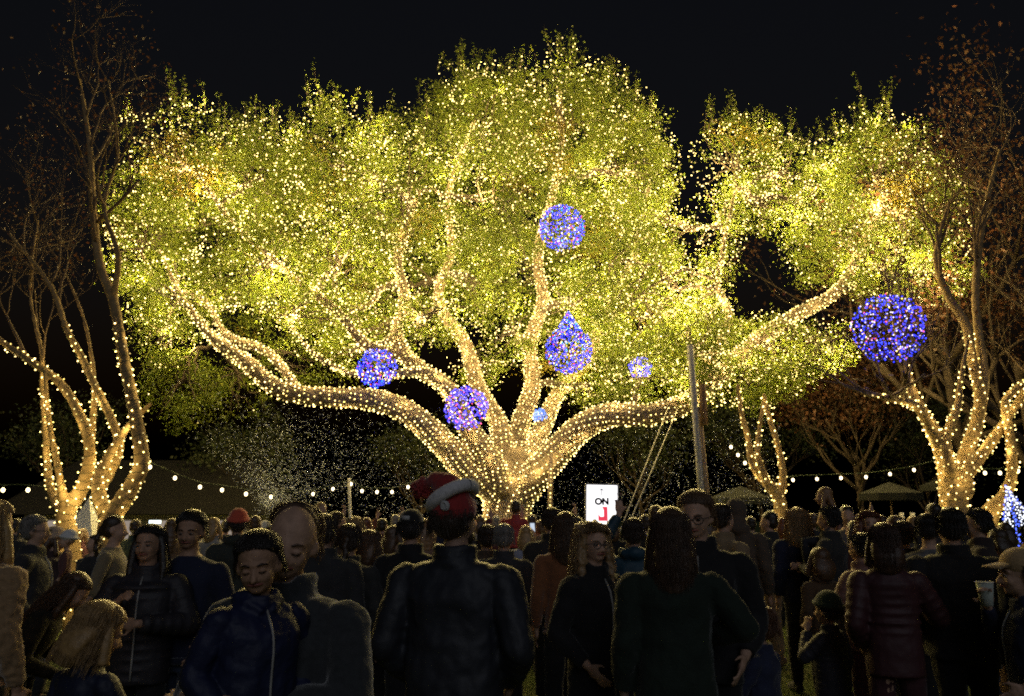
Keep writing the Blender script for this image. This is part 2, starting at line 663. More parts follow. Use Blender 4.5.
for li, (px, py, rx, ry, dy, rz, dens, ldens) in enumerate(LOBES):
    Y = D + dy
    c = np.array(P(px, py, Y))
    m = PXM(Y)
    rad = np.array([rx * m, rz, ry * m])
    area = 4 * PI * ((((rad[0] * rad[1]) ** 1.6 + (rad[0] * rad[2]) ** 1.6 + (rad[1] * rad[2]) ** 1.6) / 3) ** (1 / 1.6))
    ncl = int(area * 5.6 * dens)
    u = rand_unit(ncl)
    rr = rng.uniform(0.25, 1.0, ncl) ** 0.45
    # uneven outline: push the clusters in and out with a noise of direction
    k = np.array([noise.noise(Vector((q[0] * 1.7 + li * 3.1, q[1] * 1.7, q[2] * 1.7))) for q in u])
    k2 = np.array([noise.noise(Vector((q[0] * 4 + li * 5.1, q[1] * 4, q[2] * 4 + 9))) for q in u])
    cl = c + u * rad * (rr * (1 + .32 * k + .16 * k2))[:, None]
    keep = np.array([noise.noise(Vector(q) * .62) + .5 * noise.noise(Vector(q) * 1.5) for q in cl]) > (-.10 if dy < 2 else -.35)
    cl = cl[keep]
    un = u[keep]
    for j, q in enumerate(cl):
        nl = rng.integers(34, 72)
        sc = rng.uniform(.16, .42)
        L = q + rng.normal(0, 1, (nl, 3)) * sc * np.array([.62, .62, .5])
        leaves.append(L)
        t = np.ones((nl, 3)) * rng.uniform(.65, 1.25)
        if noise.noise(Vector(q) * .4 + Vector((5, 3, 1))) > .47:
            t *= np.array([1.25, .78, .8])           # russet patches of old leaves
        tints.append(t)
    # bulbs on the crown's outside, thrown over it in strands
    nb = int(area * 9.0 * ldens)
    ub = rand_unit(nb)
    kb = np.array([noise.noise(Vector((q[0] * 1.7 + li * 3.1, q[1] * 1.7, q[2] * 1.7))) for q in ub])
    bl = c + ub * rad * ((1 + .32 * kb) * rng.uniform(.85, 1.08, nb))[:, None]
    lights.append(bl)
    lcent.append(c)
    # branch from the nearest limb into the lobe, then side branches
    i0 = int(np.argmin(((allv - c) ** 2).sum(1)))
    a = allp[i0][0]
    cv = Vector(c)
    pts, rd = crooked(a - OFF, cv - OFF, max(.05, min(.11, allp[i0][1] * .7)), .045, 7, .18)
    twig_mb.tube(pts, rd, 7)
    if ldens > .25 and dy < 2:
        _, wb = wrap(*catmull(pts, rd, .15), .13, .12)
        lights.append(np.array([tuple(p_ + OFF) for p_ in wb]))
        lcent.append(c)
    for q in range(11):
        e = Vector(c + rand_unit(1)[0] * rad * rng.uniform(.8, 1.05))
        s_ = pts[random.randint(3, 7)]
        p2, r2 = crooked(s_, e - OFF, .032, .008, 5, .2)
        twig_mb.tube(p2, r2, 5)
        if ldens > .3 and q % 2 == 0:
            for z in np.linspace(0, 1, 9):
                k_ = p2[min(5, int(z * 5))].lerp(p2[min(5, int(z * 5) + 1)], z * 5 % 1) + OFF
                lights.append(np.array([tuple(k_)]) + rng.normal(0, .05, (1, 3)))
                lcent.append(c)
    # upright shoots along the top edge
    if py - ry < 160 and dens >= .8:
        for q in range(16):
            a_ = random.uniform(-.9, .9)
            s_ = Vector(c) + Vector((a_ * rad[0], random.uniform(-.5, .5) * rad[1], math.sqrt(1 - a_ * a_) * rad[2] * .95))
            e = s_ + Vector((random.uniform(-.25, .25), random.uniform(-.2, .2), random.uniform(.4, 1.25)))
            p2, r2 = crooked(s_ - OFF, e - OFF, .012, .004, 4, .08)
            twig_mb.tube(p2, r2, 4)
            nl = 34
            tq = rng.random(nl)
            L = np.array(s_)[None] * (1 - tq[:, None]) + np.array(e)[None] * tq[:, None] + rng.normal(0, .055, (nl, 3))
            leaves.append(L)
            tints.append(np.ones((nl, 3)) * rng.uniform(.6, 1.1))
            if random.random() < .3:
                lights.append(np.array([tuple(s_.lerp(e, t_)) for t_ in (.1, .35, .6)]))
                lcent.append(c)
LV = np.concatenate(leaves) - np.array(OFF)
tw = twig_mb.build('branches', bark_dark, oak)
leaf_mesh('crown', LV, 0.086, oakleaf, oak, np.concatenate(tints))
BL = np.concatenate(lights)
BC = np.concatenate([np.array([tuple(q_)] * len(l_)) for q_, l_ in zip(lcent, lights)])
sel = rng.random(len(BL)) < CANOPY_SHARE * .8 * np.clip([1 + 1.5 * noise.noise(Vector(q) * .5) for q in BL], .15, 2)
lamps([tuple(q) for q in (BL + (BL - BC) * .22)[sel]], CANOPY_W, .06)
# strands that hang along the inner branches are what shows through the gaps
cl_obj = dots_mesh('fairy_lights', BL, 0.0165, warm_bulb, None, warm_tint(len(BL)))
tag(cl_obj, 'thousands of warm white fairy lights strewn over the great oak crown', 'fairy lights', kind='stuff')
NL = {'canopy': len(BL), 'leaves': len(LV)}

g_ = 'fairy light strings wound round the oak'
for k, lab, cut in (('trunk', 'warm fairy lights wound round the thick oak trunk above the crowd', None),
                    ('left', 'warm fairy lights along the longest oak limb arching low to the left', None),
                    ('right', 'warm fairy lights along the oak limb arching right past the wooden pole', None),
                    ('front', 'warm fairy lights on the front oak limb curling up behind the purple ball', None),
                    ('left_high', 'warm fairy lights on the slim high oak branch running up left from the blue ball', None),
                    ('left_low', 'warm fairy lights on the thin oak branch passing behind the left blue ball', None),
                    ('mid', 'warm fairy lights on the leaning oak limb just left of the upright middle one', None),
                    ('centre', 'warm fairy lights on the upright middle limb of the oak', None),
                    ('back', 'warm fairy lights on the rear oak limb leaning right above the sign', None),
                    ('right_high', 'warm fairy lights on the oak branch rising from the right limb beside the pole top', None),
                    ('far_left', 'warm fairy lights on the oak branch splitting up off the low left limb', None)):
    pts, rad = limbs[k]
    root, nb = light_string([(pts, rad)], .125, .10, .0175, lab, g_, .006, 56, 12.0)
    NL[k] = nb


# ------------------------------------------------------------------ coloured light balls hanging in the oak
def light_ball(px, py, rpx, Y, label, tip=0, cols=None):
    r = rpx * PXM(Y)
    c = P(px, py, Y)
    root = empty('light_ball', c, label, 'light ball', 'coloured light balls hanging in the trees')
    f = MB()
    for k in range(6):
        a = PI * k / 6
        f.tube([Vector((r * math.cos(a) * math.sin(t), r * math.sin(a) * math.sin(t), r * math.cos(t))) for t in np.linspace(0, 2 * PI, 33)], .006, 4, False)
    for z in (-.6, -.2, .2, .6):
        q = r * math.sqrt(1 - z * z)
        f.tube([Vector((q * math.cos(t), q * math.sin(t), z * r)) for t in np.linspace(0, 2 * PI, 33)], .006, 4, False)
    f.build('wire_frame', wire_m, root)
    MB().tube([Vector((0, 0, r)), Vector((0, 0, r + .5 + tip * PXM(Y)))], .006, 4).build('hanging_cord', wire_m, root)
    n = int(110 + 16 * rpx)
    u = rand_unit(n)
    C = u * r * (1.06 - .34 * rng.random((n, 1)) ** 2)
    if tip:
        s = rng.random((n // 4, 1))
        ang = rng.uniform(0, 2 * PI, n // 4)
        q = (1 - s[:, 0]) * r * .6
        C = np.concatenate([C, np.stack([np.cos(ang) * q, np.sin(ang) * q, r * .8 + s[:, 0] * tip * PXM(Y)], 1)])
    pal = np.array(cols or [(.03, .05, 1.3), (.05, .08, 1.6), (.04, .04, 1.1), (.08, .06, 1.5), (.06, .10, 1.8), (.05, .05, 1.3), (.6, .6, 1.1), (.7, .05, .08), (.04, .5, .9), (.35, .10, 1.1)])
    T = pal[np.minimum(rng.integers(0, len(pal), len(C)), rng.integers(0, len(pal) + 4, len(C)))] * rng.uniform(.5, 1.3, (len(C), 1))
    tag(dots_mesh('bulbs', C, .021 * Y / 21, glow_attr('coloured_bulb_glass', 3.0), root, T), kind='stuff')
    lamps([(0, 0, 0)], 9.0 * rpx / 20, r * .5, root, (.30, .28, 1.0))


light_ball(562, 228, 23, 19.0, 'blue and white light ball hanging highest in the oak crown')
light_ball(569, 350, 23, 19.5, 'light ball with a pointed top of lights, hanging above the middle limb', tip=22)
light_ball(377, 368, 19, 19.0, 'blue light ball hanging over the low left oak limb')
light_ball(466, 408, 21, 19.0, 'pinkish purple light ball hanging lowest, just left of the oak trunk', cols=[(.10, .08, 1.4), (.16, .10, 1.4), (.08, .08, 1.6), (.6, .5, 1.0), (.9, .12, .25), (.2, .1, 1.2)])
light_ball(640, 368, 11, 22.0, 'small deep blue light ball over the right oak limb', cols=[(.1, .12, 1.7), (.1, .1, 1.5), (.6, .5, 1.2), (.4, .1, .9)])
light_ball(540, 416, 7, 24.5, 'tiny faint blue light ball behind the oak fork', cols=[(.1, .2, .8), (.3, .4, .7)])
light_ball(888, 328, 34, 14.4, 'largest light ball, red white and blue, hanging below the right end of the oak', cols=[(.03, .05, 1.3), (.05, .08, 1.6), (.04, .04, 1.1), (.08, .06, 1.5), (.06, .10, 1.8), (.7, .65, 1.0), (.8, .7, .8), (.9, .10, .15), (.7, .3, .6)])


# ------------------------------------------------------------------ smaller trees
def grow(mb, tips, p, d, r, L, depth, spread=.55, up=.12):
    n = 4
    pts, rad = [p], [r]
    q = p.copy()
    dd = d.copy()
    for i in range(n):
        dd = (dd + Vector((random.gauss(0, .16), random.gauss(0, .16), random.gauss(up * .4, .12)))).normalized()
        q = q + dd * L / n
        pts.append(q.copy())
        rad.append(r * (1 - .45 * (i + 1) / n))
    mb.tube(pts, rad, 6 if r > .02 else 4)
    if depth == 0:
        tips.append(q)
        return
    for k in range(random.choice((2, 3, 3))):
        i = random.randint(2, n)
        nd = (dd + Vector((random.gauss(0, spread), random.gauss(0, spread), random.gauss(up, spread * .6)))).normalized()
        grow(mb, tips, pts[i], nd, rad[i] * .68, L * random.uniform(.62, .9), depth - 1, spread, up)


def small_tree(label, Y, stems, lit, lablights, twigs, name='crape_myrtle_tree', bulb_r=.02, spacing=.14, pitch=.13, leafn=0, leafs=.09, wr=.004, lampw=3.6):
    """stems: dict name -> path spec; lit: names of wrapped stems; twigs: (stem, frac, n, length, depth)"""
    first = list(stems.values())[0]
    root = empty(name, P(first[0][0], 517, Y + first[0][2]), label, 'tree')
    root.location.z = 0
    off = root.location.copy()
    L = {k: path(v, Y, .12) for k, v in stems.items()}
    mb = MB()
    for k, (pts, rad) in L.items():
        mb.tube([p - off for p in pts], rad, 10, True, True)
    remesh(mb.build('trunk', bark_pale, root), .022, 2, .03, .12)
    tips = []
    tm = MB()
    for k, fr, nn, ln, dp in twigs:
        pts, rad = L[k]
        for j in range(nn):
            i = min(len(pts) - 2, int((fr + (1 - fr) * (j + random.random() * .8) / nn) * len(pts)))
            d = (pts[i + 1] - pts[i]).normalized()
            d = (d + Vector((random.gauss(0, .6), random.gauss(0, .6), .25))).normalized()
            grow(tm, tips, pts[i] - off, d, rad[i] * .6, ln, dp)
    if tm.v:
        tm.build('branches', surf('twig_bark', (.17, .115, .07), .85, 10, .4, .4, 30), root)
    if leafn and tips:
        T = np.array([tuple(t) for t in tips])
        C = T[rng.integers(0, len(T), leafn)] + rng.normal(0, .16, (leafn, 3))
        leaf_mesh('dry_leaves', C, leafs, dryleaf, root)
    if lit:
        light_string([(L[k][0][:int(len(L[k][0]) * lit[k])], L[k][1]) for k in lit], pitch, spacing, bulb_r, lablights, 'fairy light strings wound round the small trees', wr, 12, lampw)
    return root


LT = 12.0
small_tree('bare multi stemmed tree at the left with lights on its twisted stems', LT, {
    'a': [(104, 640, -.3, 26), (106, 560, -.3, 24), (110, 522, -.3, 25), (128, 492, -.3, 20), (141, 465, -.3, 18), (137, 425, -.3, 15), (124, 360, -.2, 13), (113, 300, -.1, 12), (100, 265, 0, 11), (93, 210, .2, 9), (90, 150, .3, 7), (80, 80, .5, 4)],
    'b': [(108, 522, -.3, 18), (98, 488, -.1, 15), (106, 462, 0, 12), (124, 432, 0, 9), (150, 404, .1, 5)],
    'c': [(74, 640, .3, 24), (72, 560, .3, 22), (66, 515, .3, 21), (82, 488, .3, 16), (90, 455, .2, 13), (84, 425, .1, 12), (62, 385, .2, 10), (32, 362, .3, 8), (0, 340, .4, 7), (-40, 300, .4, 5)],
    'd': [(100, 490, 0, 13), (118, 455, .2, 11), (116, 430, .2, 10), (96, 388, .3, 9), (78, 350, .4, 8), (66, 328, .4, 7), (50, 285, .5, 6), (10, 235, .6, 4)],
    'e': [(66, 515, .3, 15), (50, 487, .5, 10), (46, 440, .6, 7), (42, 390, .7, 6), (42, 355, .7, 5), (30, 290, .8, 4), (38, 220, .9, 3)],
    'f': [(88, 478, .5, 10), (92, 430, .6, 8), (94, 380, .6, 6), (84, 320, .8, 4), (64, 270, .9, 3)],
    'g': [(66, 515, .3, 13), (58, 470, .1, 8), (49, 420, .1, 6), (45, 375, .2, 5)],
    'h': [(113, 300, -.1, 9), (118, 255, -.3, 7), (104, 205, -.4, 6), (118, 150, -.4, 4), (108, 80, -.3, 3)],
}, {'a': .51, 'b': 1, 'c': .85, 'd': .60, 'e': .5, 'f': .45, 'g': .85}, 'warm fairy lights round the twisted stems of the left bare tree',
    [('a', .6, 7, 1.0, 3), ('d', .65, 6, 1.0, 3), ('c', .7, 5, 1.0, 3), ('e', .5, 6, 1.0, 3), ('h', .35, 6, .8, 3)], bulb_r=.0115, leafn=1300, leafs=.06)

RT = 16.0
small_tree('bare tree at the right with lights on its stems and a forked trunk', RT, {
    'a': [(958, 600, 0, 34), (956, 530, 0, 31), (952, 490, 0, 30), (946, 460, 0, 22), (930, 425, -.1, 16), (914, 396, -.2, 12), (904, 360, -.2, 9), (893, 315, -.1, 6)],
    'b': [(962, 490, 0, 26), (966, 455, .1, 18), (976, 425, .2, 15), (980, 395, .2, 13), (972, 360, .3, 12), (966, 325, .3, 11), (948, 295, .3, 10), (936, 255, .3, 7), (950, 200, .4, 4)],
    'c': [(976, 430, .2, 14), (984, 380, .3, 12), (978, 330, .4, 10), (976, 280, .5, 9), (985, 210, .6, 7), (1000, 150, .6, 4)],
    'd': [(988, 590, .5, 24), (988, 520, .4, 22), (1003, 498, .3, 14), (1012, 475, .3, 12), (1010, 435, .3, 11), (1006, 400, .3, 9), (1030, 380, .3, 8)],
    'e': [(940, 445, -.2, 14), (918, 408, -.5, 11), (888, 398, -.8, 8), (862, 393, -1.0, 5)],
    'f': [(950, 470, -.2, 16), (946, 440, -.3, 12), (958, 405, -.3, 9), (960, 385, -.3, 6), (968, 340, -.4, 4)],
    'g': [(970, 470, .4, 16), (996, 435, .5, 12), (1020, 400, .6, 9), (1050, 350, .6, 6)],
}, {'a': .88, 'b': .54, 'd': 1, 'e': 1, 'f': .85, 'g': .7}, 'warm fairy lights round the stems of the right bare tree',
    [('a', .8, 3, 1.0, 3), ('b', .7, 6, 1.2, 3), ('c', .5, 7, 1.3, 3), ('e', .5, 6, 1.0, 3), ('g', .6, 4, 1.2, 3)], bulb_r=.0155, spacing=.15, pitch=.14, leafn=1800, leafs=.085)

MT = 19.0
small_tree('slim tree with three lit stems standing right of the wooden pole', MT, {
    'a': [(783, 600, 0, 17), (782, 530, 0, 16), (778, 497, 0, 15), (764, 480, 0, 12), (752, 463, 0, 9), (748, 438, 0, 7), (741, 412, 0, 6), (738, 385, 0, 4)],
    'b': [(778, 500, .1, 13), (783, 478, .2, 9), (779, 450, .3, 7), (770, 420, .3, 6), (764, 395, .3, 4)],
    'c': [(768, 486, -.1, 10), (758, 455, -.2, 7), (760, 425, -.2, 5), (764, 400, -.2, 4)],
}, {'a': 1, 'b': 1, 'c': 1}, 'warm fairy lights round the three stems of the slim middle tree', [], name='slim_tree', bulb_r=.018, spacing=.19, pitch=.19)


# background trees, dim and brown
def back_tree(px, Y, top, wpx, label, mat=dryleaf, dens=1.0, leaf=.16, name='background_tree'):
    b = P(px, 517, Y)
    b.z = 0
    root = empty(name, b, label, 'tree', 'dark trees behind the lights')
    t = P(px, top, Y)
    h = t.z
    mb = MB()
    tips = []
    mb.tube([Vector((0, 0, -.1)), Vector((.1, 0, h * .2)), Vector((0, .1, h * .45))], [h * .014, h * .011, h * .008], 8)
    tk = mb.build('trunk', bark_dark, root)
    bm_ = MB()
    for k in range(7):
        a = 2 * PI * k / 7
        grow(bm_, tips, Vector((0, 0, h * random.uniform(.2, .42))), Vector((math.cos(a) * .8, math.sin(a) * .8, .8)).normalized(), h * .009, h * .24, 3, .5, .2)
    bm_.build('branches', bark_dark, root)
    wr = wpx * PXM(Y) / 2
    n = int(2400 * dens)
    T = np.array([tuple(q) for q in tips])
    T = T[T[:, 2] < h * 1.02]
    C = T[rng.integers(0, len(T), n)] + rng.normal(0, 1, (n, 3)) * np.array([wr * .12, wr * .12, h * .035])
    leaf_mesh('crown', C, leaf, mat, root)


back_tree(965, 27, 95, 220, 'tall tree of reddish dry leaves rising behind the right end of the oak', dens=1.8)
back_tree(1040, 24, 130, 220, 'brown leaved tree cut by the right edge of the picture', dens=2)
back_tree(860, 32, 330, 160, 'low russet tree in the dark under the oak\'s right end', dens=2)
back_tree(235, 34, 400, 160, 'dark low tree behind the left festoon lights', darkleaf, 2)
back_tree(420, 38, 410, 170, 'dark round tree behind the snow spray left of the trunk', darkleaf, 2)
back_tree(640, 38, 395, 180, 'dark round tree behind the lit sign', darkleaf, 2)
back_tree(760, 40, 380, 180, 'dark broad tree behind the slim lit tree', darkleaf, 2)
back_tree(930, 40, 400, 190, 'dark tree behind the patio umbrellas', darkleaf, 2)
back_tree(60, 36, 400, 190, 'dark broad tree behind the left bare tree', darkleaf, 2)


# ------------------------------------------------------------------ festoon lights, poles, ropes, sign
def festoon(pix, Y, label, ends=None):
    pts = [P(x, y, Y) for x, y in pix]
    root = empty('festoon_light_string', pts[0], label, 'festoon lights', 'festoon light strings over the crowd')
    off = pts[0].copy()
    drop = Vector((0, 0, .10))
    full = ([P(*ends[0], Y)] if ends and ends[0] else []) + [p + drop for p in pts] + ([P(*ends[1], Y)] if ends and ends[1] else [])
    c, _ = catmull(full, [1] * len(full), .3)
    MB().tube([p - off for p in c], .008, 4, False).build('cable', wire_m, root)
    for i, p in enumerate(pts):
        if i == 0:
            bm_ = MB().ell((0, 0, 0), (.034, .034, .042), None, 10, 8)
            mesh = bm_.mesh('bulb')
            mesh.materials.append(glow('festoon_bulb_glass', (1, .78, .42), 7))
            sm = MB().tube([Vector((0, 0, .04)), Vector((0, 0, .1))], [.02, .018], 8).mesh('socket')
            sm.materials.append(wire_m)
        o = bpy.data.objects.new('bulb', mesh)
        COL.objects.link(o)
        o.parent = root
        o.location = p - off
        s = bpy.data.objects.new('socket', sm)
        COL.objects.link(s)
        s.parent = o


festoon([(3, 490), (28, 490), (54, 494), (82, 497)], 15.5, 'short row of festoon bulbs at the far left edge', ends=((-30, 484), (92, 494)))
festoon([(150, 467), (175, 478), (200, 487), (222, 490), (246, 494), (271, 497)], 17, 'festoon bulbs sagging right from the left bare tree', ends=((140, 458), (285, 492)))
festoon([(313, 494), (333, 489), (351, 484), (362, 491), (377, 492), (392, 492), (408, 487), (425, 480)], 20, 'festoon bulbs over the crowd by the snow spray', ends=((285, 492), (470, 455)))
festoon([(731, 447), (738, 455), (745, 463)], 19, 'short steep row of festoon bulbs running into the slim tree', ends=((700, 405), (752, 470)))
festoon([(793, 480), (817, 479), (841, 478), (866, 477), (890, 474), (914, 470), (938, 464)], 20, 'long row of festoon bulbs in front of the patio umbrellas', ends=((778, 480), (950, 460)))
festoon([(985, 473), (1000, 473), (1018, 471)], 18, 'festoon bulbs at the far right edge behind the right bare tree', ends=((965, 466), (1040, 468)))


def pole(px0, py0, px1, py1, Y, wpx, label, mat, name='pole', cat='pole', wrapl=None):
    a, b2 = P(px0, py0, Y), P(px1, py1, Y)
    dirv = (a - b2).normalized()
    base = b2 - dirv * (b2.z / dirv.z)
    root = empty(name, base, label, cat)
    r = wpx * PXM(Y) / 2
    MB().tube([Vector((0, 0, -.05)), (a - base)], [r, r * .9], 14).build('shaft', mat, root)
    MB().tube([Vector((0, 0, 0)), dirv * .12], [r * 1.8, r * 1.5], 14).build('base_collar', metal_m, root)
    return root, base, a


pr, pb, pa = pole(690, 345, 702, 500, 17.5, 7, 'tall pale pole leaning left, right of the oak trunk', surf('worn_pale_paint', (.42, .40, .37), .8, 3, .4, .3), 'wooden_pole')
MB().tube([Vector((.14, -.02, .0)), pa - pb + Vector((.13, -.02, -1.4))], [.06, .05], 8).build('brown_plank', wood_m, pr)
MB().tube([Vector((.05, -.1, 3.6)), Vector((.05, -.1, 4.5))], [.085, .075], 10).build('burlap_wrap', surf('burlap', (.25, .14, .07)), pr)
pole(349, 478, 350, 510, 19.5, 3.2, 'thin pale metal pole under the left festoon bulbs', metal_m, 'festoon_pole')
pr2, pb2, pa2 = pole(551, 455, 550, 505, 20, 5, 'slender pole with a lit strip, between the oak trunk and the sign', wood_m, 'lamp_pole')
nst = 16
tag(dots_mesh('bulbs', [tuple((pa2 - pb2) * (.45 + .5 * i / nst) + Vector((0, -.09, 0))) for i in range(nst)], .02, warm_bulb, pr2, warm_tint(nst) * .5), kind='stuff')
for i, (x0, y0, x1, y1, lab) in enumerate(((668, 408, 634, 495, 'left one of two grey ropes slanting down from the oak to the crowd'), (678, 408, 640, 498, 'right one of two grey ropes slanting down from the oak to the crowd'))):
    a, b2 = P(x0, y0, 20.5), P(x1, y1, 16 + i * .3)
    dv = (b2 - a)
    b2 = a + dv * (a.z / (a.z - b2.z))
    o = MB().tube([a - a, b2 - a], .011, 5).build('guy_rope', surf('grey_rope', (.4, .38, .34)))
    o.location = a
    tag(o, lab, 'rope', 'guy ropes')


def text_obj(body, size, loc, mat, parent, name='lettering', ext=.002):
    c = bpy.data.curves.new(name, 'FONT')
    c.body = body
    c.size = size
    c.extrude = ext
    c.align_x = 'CENTER'
    c.align_y = 'CENTER'
    c.offset = .009
    o = bpy.data.objects.new(name, c)
    COL.objects.link(o)
    c.materials.append(mat)
    dg = bpy.context.evaluated_depsgraph_get()
    dg.update()
    me = bpy.data.meshes.new_from_object(o.evaluated_get(dg))
    bpy.data.objects.remove(o)
    bpy.data.curves.remove(c)
    o = bpy.data.objects.new(name, me)
    COL.objects.link(o)
    o.parent = parent
    o.location = loc
    o.rotation_euler = (PI / 2, 0, 0)
    return o


SY = 12.5
sc_ = P(602, 510, SY)
sign = empty('lit_sign', (sc_.x, SY, 0), 'bright white backlit sign reading ON above the crowd', 'sign')
sw, sh = 30 * PXM(SY), 48 * PXM(SY)
st = MB()
rot = Matrix.Rotation(R(1.5), 3, 'Y')
st.box((0, .06, sc_.z), (sw + .04, .10, sh + .04), rot)
st.build('case', metal_m, sign, False)
MB().box((0, .003, sc_.z), (sw, .008, sh), rot).build('lit_panel', glow('sign_panel', (1, .98, 1.0), 1.7), sign, False)
ink = surf('black_ink', (.02, .02, .025), .7, bump=0)
redk = glow('red_sign_film', (.85, .06, .10), 1.0)
text_obj('ON', .135, (0, -.004, sc_.z + .125), ink, sign)
text_obj('T', .085, (.10, -.004, sc_.z - .21), ink, sign)
ar = MB()
ar.box((0, -.004, sc_.z + .27), (.012, .004, .11))
ar.box((.018, -.004, sc_.z + .305), (.012, .0035, .05), Matrix.Rotation(R(-40), 3, 'Y'))
ar.box((-.018, -.0045, sc_.z + .305), (.012, .0035, .05), Matrix.Rotation(R(40), 3, 'Y'))
ar.build('up_arrow', ink, sign, False)
rd = MB()
rd.v += [Vector((x, -.005, sc_.z + z)) for x, z in ((.0, .05), (.085, .05), (.085, -.165), (-.06, -.165), (-.06, -.05), (-.03, -.10), (.025, -.10), (.025, .0))]
k = len(rd.v)
rd.v += [v + Vector((0, .003, 0)) for v in rd.v]
rd.f += [tuple(range(k)), tuple(reversed(range(k, 2 * k)))] + [(i, (i + 1) % k, k + (i + 1) % k, k + i) for i in range(k)]
rd.build('red_mark', redk, sign, False)
MB().box((0, .06, (sc_.z - sh / 2) / 2), (.08, .06, sc_.z - sh / 2 - .03)).build('post', metal_m, sign, False)
MB().box((0, .06, .015), (.5, .4, .03)).build('foot_plate', metal_m, sign, False)

# slanted cone of cold white and blue lights at the right edge
apex, bc = P(1007, 488, 13), P(1034, 545, 13)
lc = empty('light_cone', (bc.x, 13, 0), 'cold white and blue cone of lights at the right edge', 'light cone')
off = Vector((bc.x, 13, 0))
f = MB()
C, T = [], []
for k in range(14):
    a = 2 * PI * k / 14
    bp = Vector((bc.x + .5 * math.cos(a), 13 + .5 * math.sin(a), .9))
    f.tube([apex - off, bp - off], .006, 4)
    for t in np.linspace(0, 1, 34) ** .8:
        C.append(tuple(apex.lerp(bp, t) - off + Vector((random.gauss(0, .015), random.gauss(0, .015), random.gauss(0, .015)))))
        T.append((.9, .95, 1.1) if k % 3 else (.10, .18, 1.5))
f.tube([Vector((0, 0, 0)), Vector((0, 0, .92))], .03, 8)
f.build('wire_frame', metal_m, lc)
tag(dots_mesh('bulbs', C, .012, glow_attr('coloured_bulb_glass', 3.0), lc, np.array(T)), kind='stuff')


# patio umbrellas, tent, stall building
def umbrella(px, ytop, wpx, Y, label, c=(.007, .008, .007)):
    t = P(px, ytop, Y)
    root = empty('patio_umbrella', (t.x, Y, 0), label, 'umbrella', 'patio umbrellas behind the crowd')
    r = wpx * PXM(Y) / 2
    mb = MB()
    k = 8
    mb.v += [Vector((0, 0, t.z))] + [Vector((r * math.cos(2 * PI * i / k), r * math.sin(2 * PI * i / k), t.z - r * .36)) for i in range(k)]
    mb.v += [v - Vector((0, 0, .18)) for v in mb.v[1:]]
    mb.f += [(0, 1 + i, 1 + (i + 1) % k) for i in range(k)] + [(1 + i, 1 + k + i, 1 + k + (i + 1) % k, 1 + (i + 1) % k) for i in range(k)]
    o = mb.build('canopy', surf('umbrella_cloth_%d' % px, c, .9), root, False)
    s = o.modifiers.new('s', 'SOLIDIFY')
    s.thickness = .01
    MB().tube([Vector((0, 0, 0)), Vector((0, 0, t.z - .02))], .025, 8).build('pole', wood_m, root)
    MB().tube([Vector((0, 0, 0)), Vector((0, 0, .08))], [.3, .25], 14).build('base', metal_m, root)


umbrella(889, 482, 62, 21, 'grey green patio umbrella below the long festoon row')
umbrella(740, 486, 66, 24, 'dim green patio umbrella just left of the slim lit tree')
umbrella(945, 476, 50, 25, 'small dark patio umbrella left of the right bare tree', (.01, .011, .01))


def tent(px0, px1, ytop, Y, label, h=2.3, name='market_tent'):
    a, b2 = P(px0, ytop, Y), P(px1, ytop, Y)
    w = b2.x - a.x
    root = empty(name, ((a.x + b2.x) / 2, Y, 0), label, 'tent')
    z1 = a.z
    z0 = z1 - .55
    mb = MB()
    mb.v += [Vector((-w / 2, -w / 2, z0)), Vector((w / 2, -w / 2, z0)), Vector((w / 2, w / 2, z0)), Vector((-w / 2, w / 2, z0)), Vector((0, 0, z1 + .3))]
    mb.v += [v - Vector((0, 0, .25)) for v in mb.v[:4]]
    mb.f += [(0, 1, 4), (1, 2, 4), (2, 3, 4), (3, 0, 4)] + [(i, 5 + i, 5 + (i + 1) % 4, (i + 1) % 4) for i in range(4)]
    o = mb.build('canopy', white_m, root, False)
    s = o.modifiers.new('s', 'SOLIDIFY')
    s.thickness = .012
    for x in (-1, 1):
        for y in (-1, 1):
            MB().box((x * (w / 2 - .04), y * (w / 2 - .04), z0 / 2), (.05, .05, z0)).build('leg', metal_m, root, False)
    MB().box((0, w / 2 - .08, z0 / 2 - .1), (w - .2, .02, z0 - .25)).build('back_wall', white_m, root, False)
    return root


tent(72, 103, 512, 17, 'white market tent behind the left bare tree')
hb = empty('stall_building', (-14.2, 31, 0), 'long low building with a dark roof and pale front at the left, behind the crowd', 'building')
MB().box((0, 2.2, .85), (9.0, 4, 1.7)).build('wall', surf('pale_render', (.55, .50, .45), .85), hb, False)
rf = MB()
rf.v += [Vector(q) for q in ((-5.4, -.9, 1.72), (5.4, -.9, 1.72), (5.4, 5, 1.72), (-5.4, 5, 1.72), (-3.6, 2, 3.9), (3.6, 2, 3.9))]
rf.f += [(0, 1, 5, 4), (1, 2, 5), (2, 3, 4, 5), (3, 0, 4), (3, 2, 1, 0)]
rf.build('roof', surf('dark_shingles', (.009, .008, .008), .95, 3), hb, False)
for i in range(4):
    w_ = MB().box((-3.1 + i * 2.1, .17, 1.15), (1.5, .06, .8)).build('window', white_m, hb, False)
    MB().box((-3.1 + i * 2.1, .13, 1.15), (1.36, .02, .66)).build('pane', glow('lit_window', (1, .82, .68), .30), w_, False)
lamp = empty('floodlight', P(155, 522, 29.9), 'small cold white lamp on the eave of the stall building', 'lamp')
MB().box((0, 0, 0), (.42, .05, .11)).build('lit_face', glow('cold_lamp', (.8, .95, 1), 3), lamp, False)
MB().box((0, .06, 0), (.46, .07, .15)).build('housing', metal_m, lamp, False)
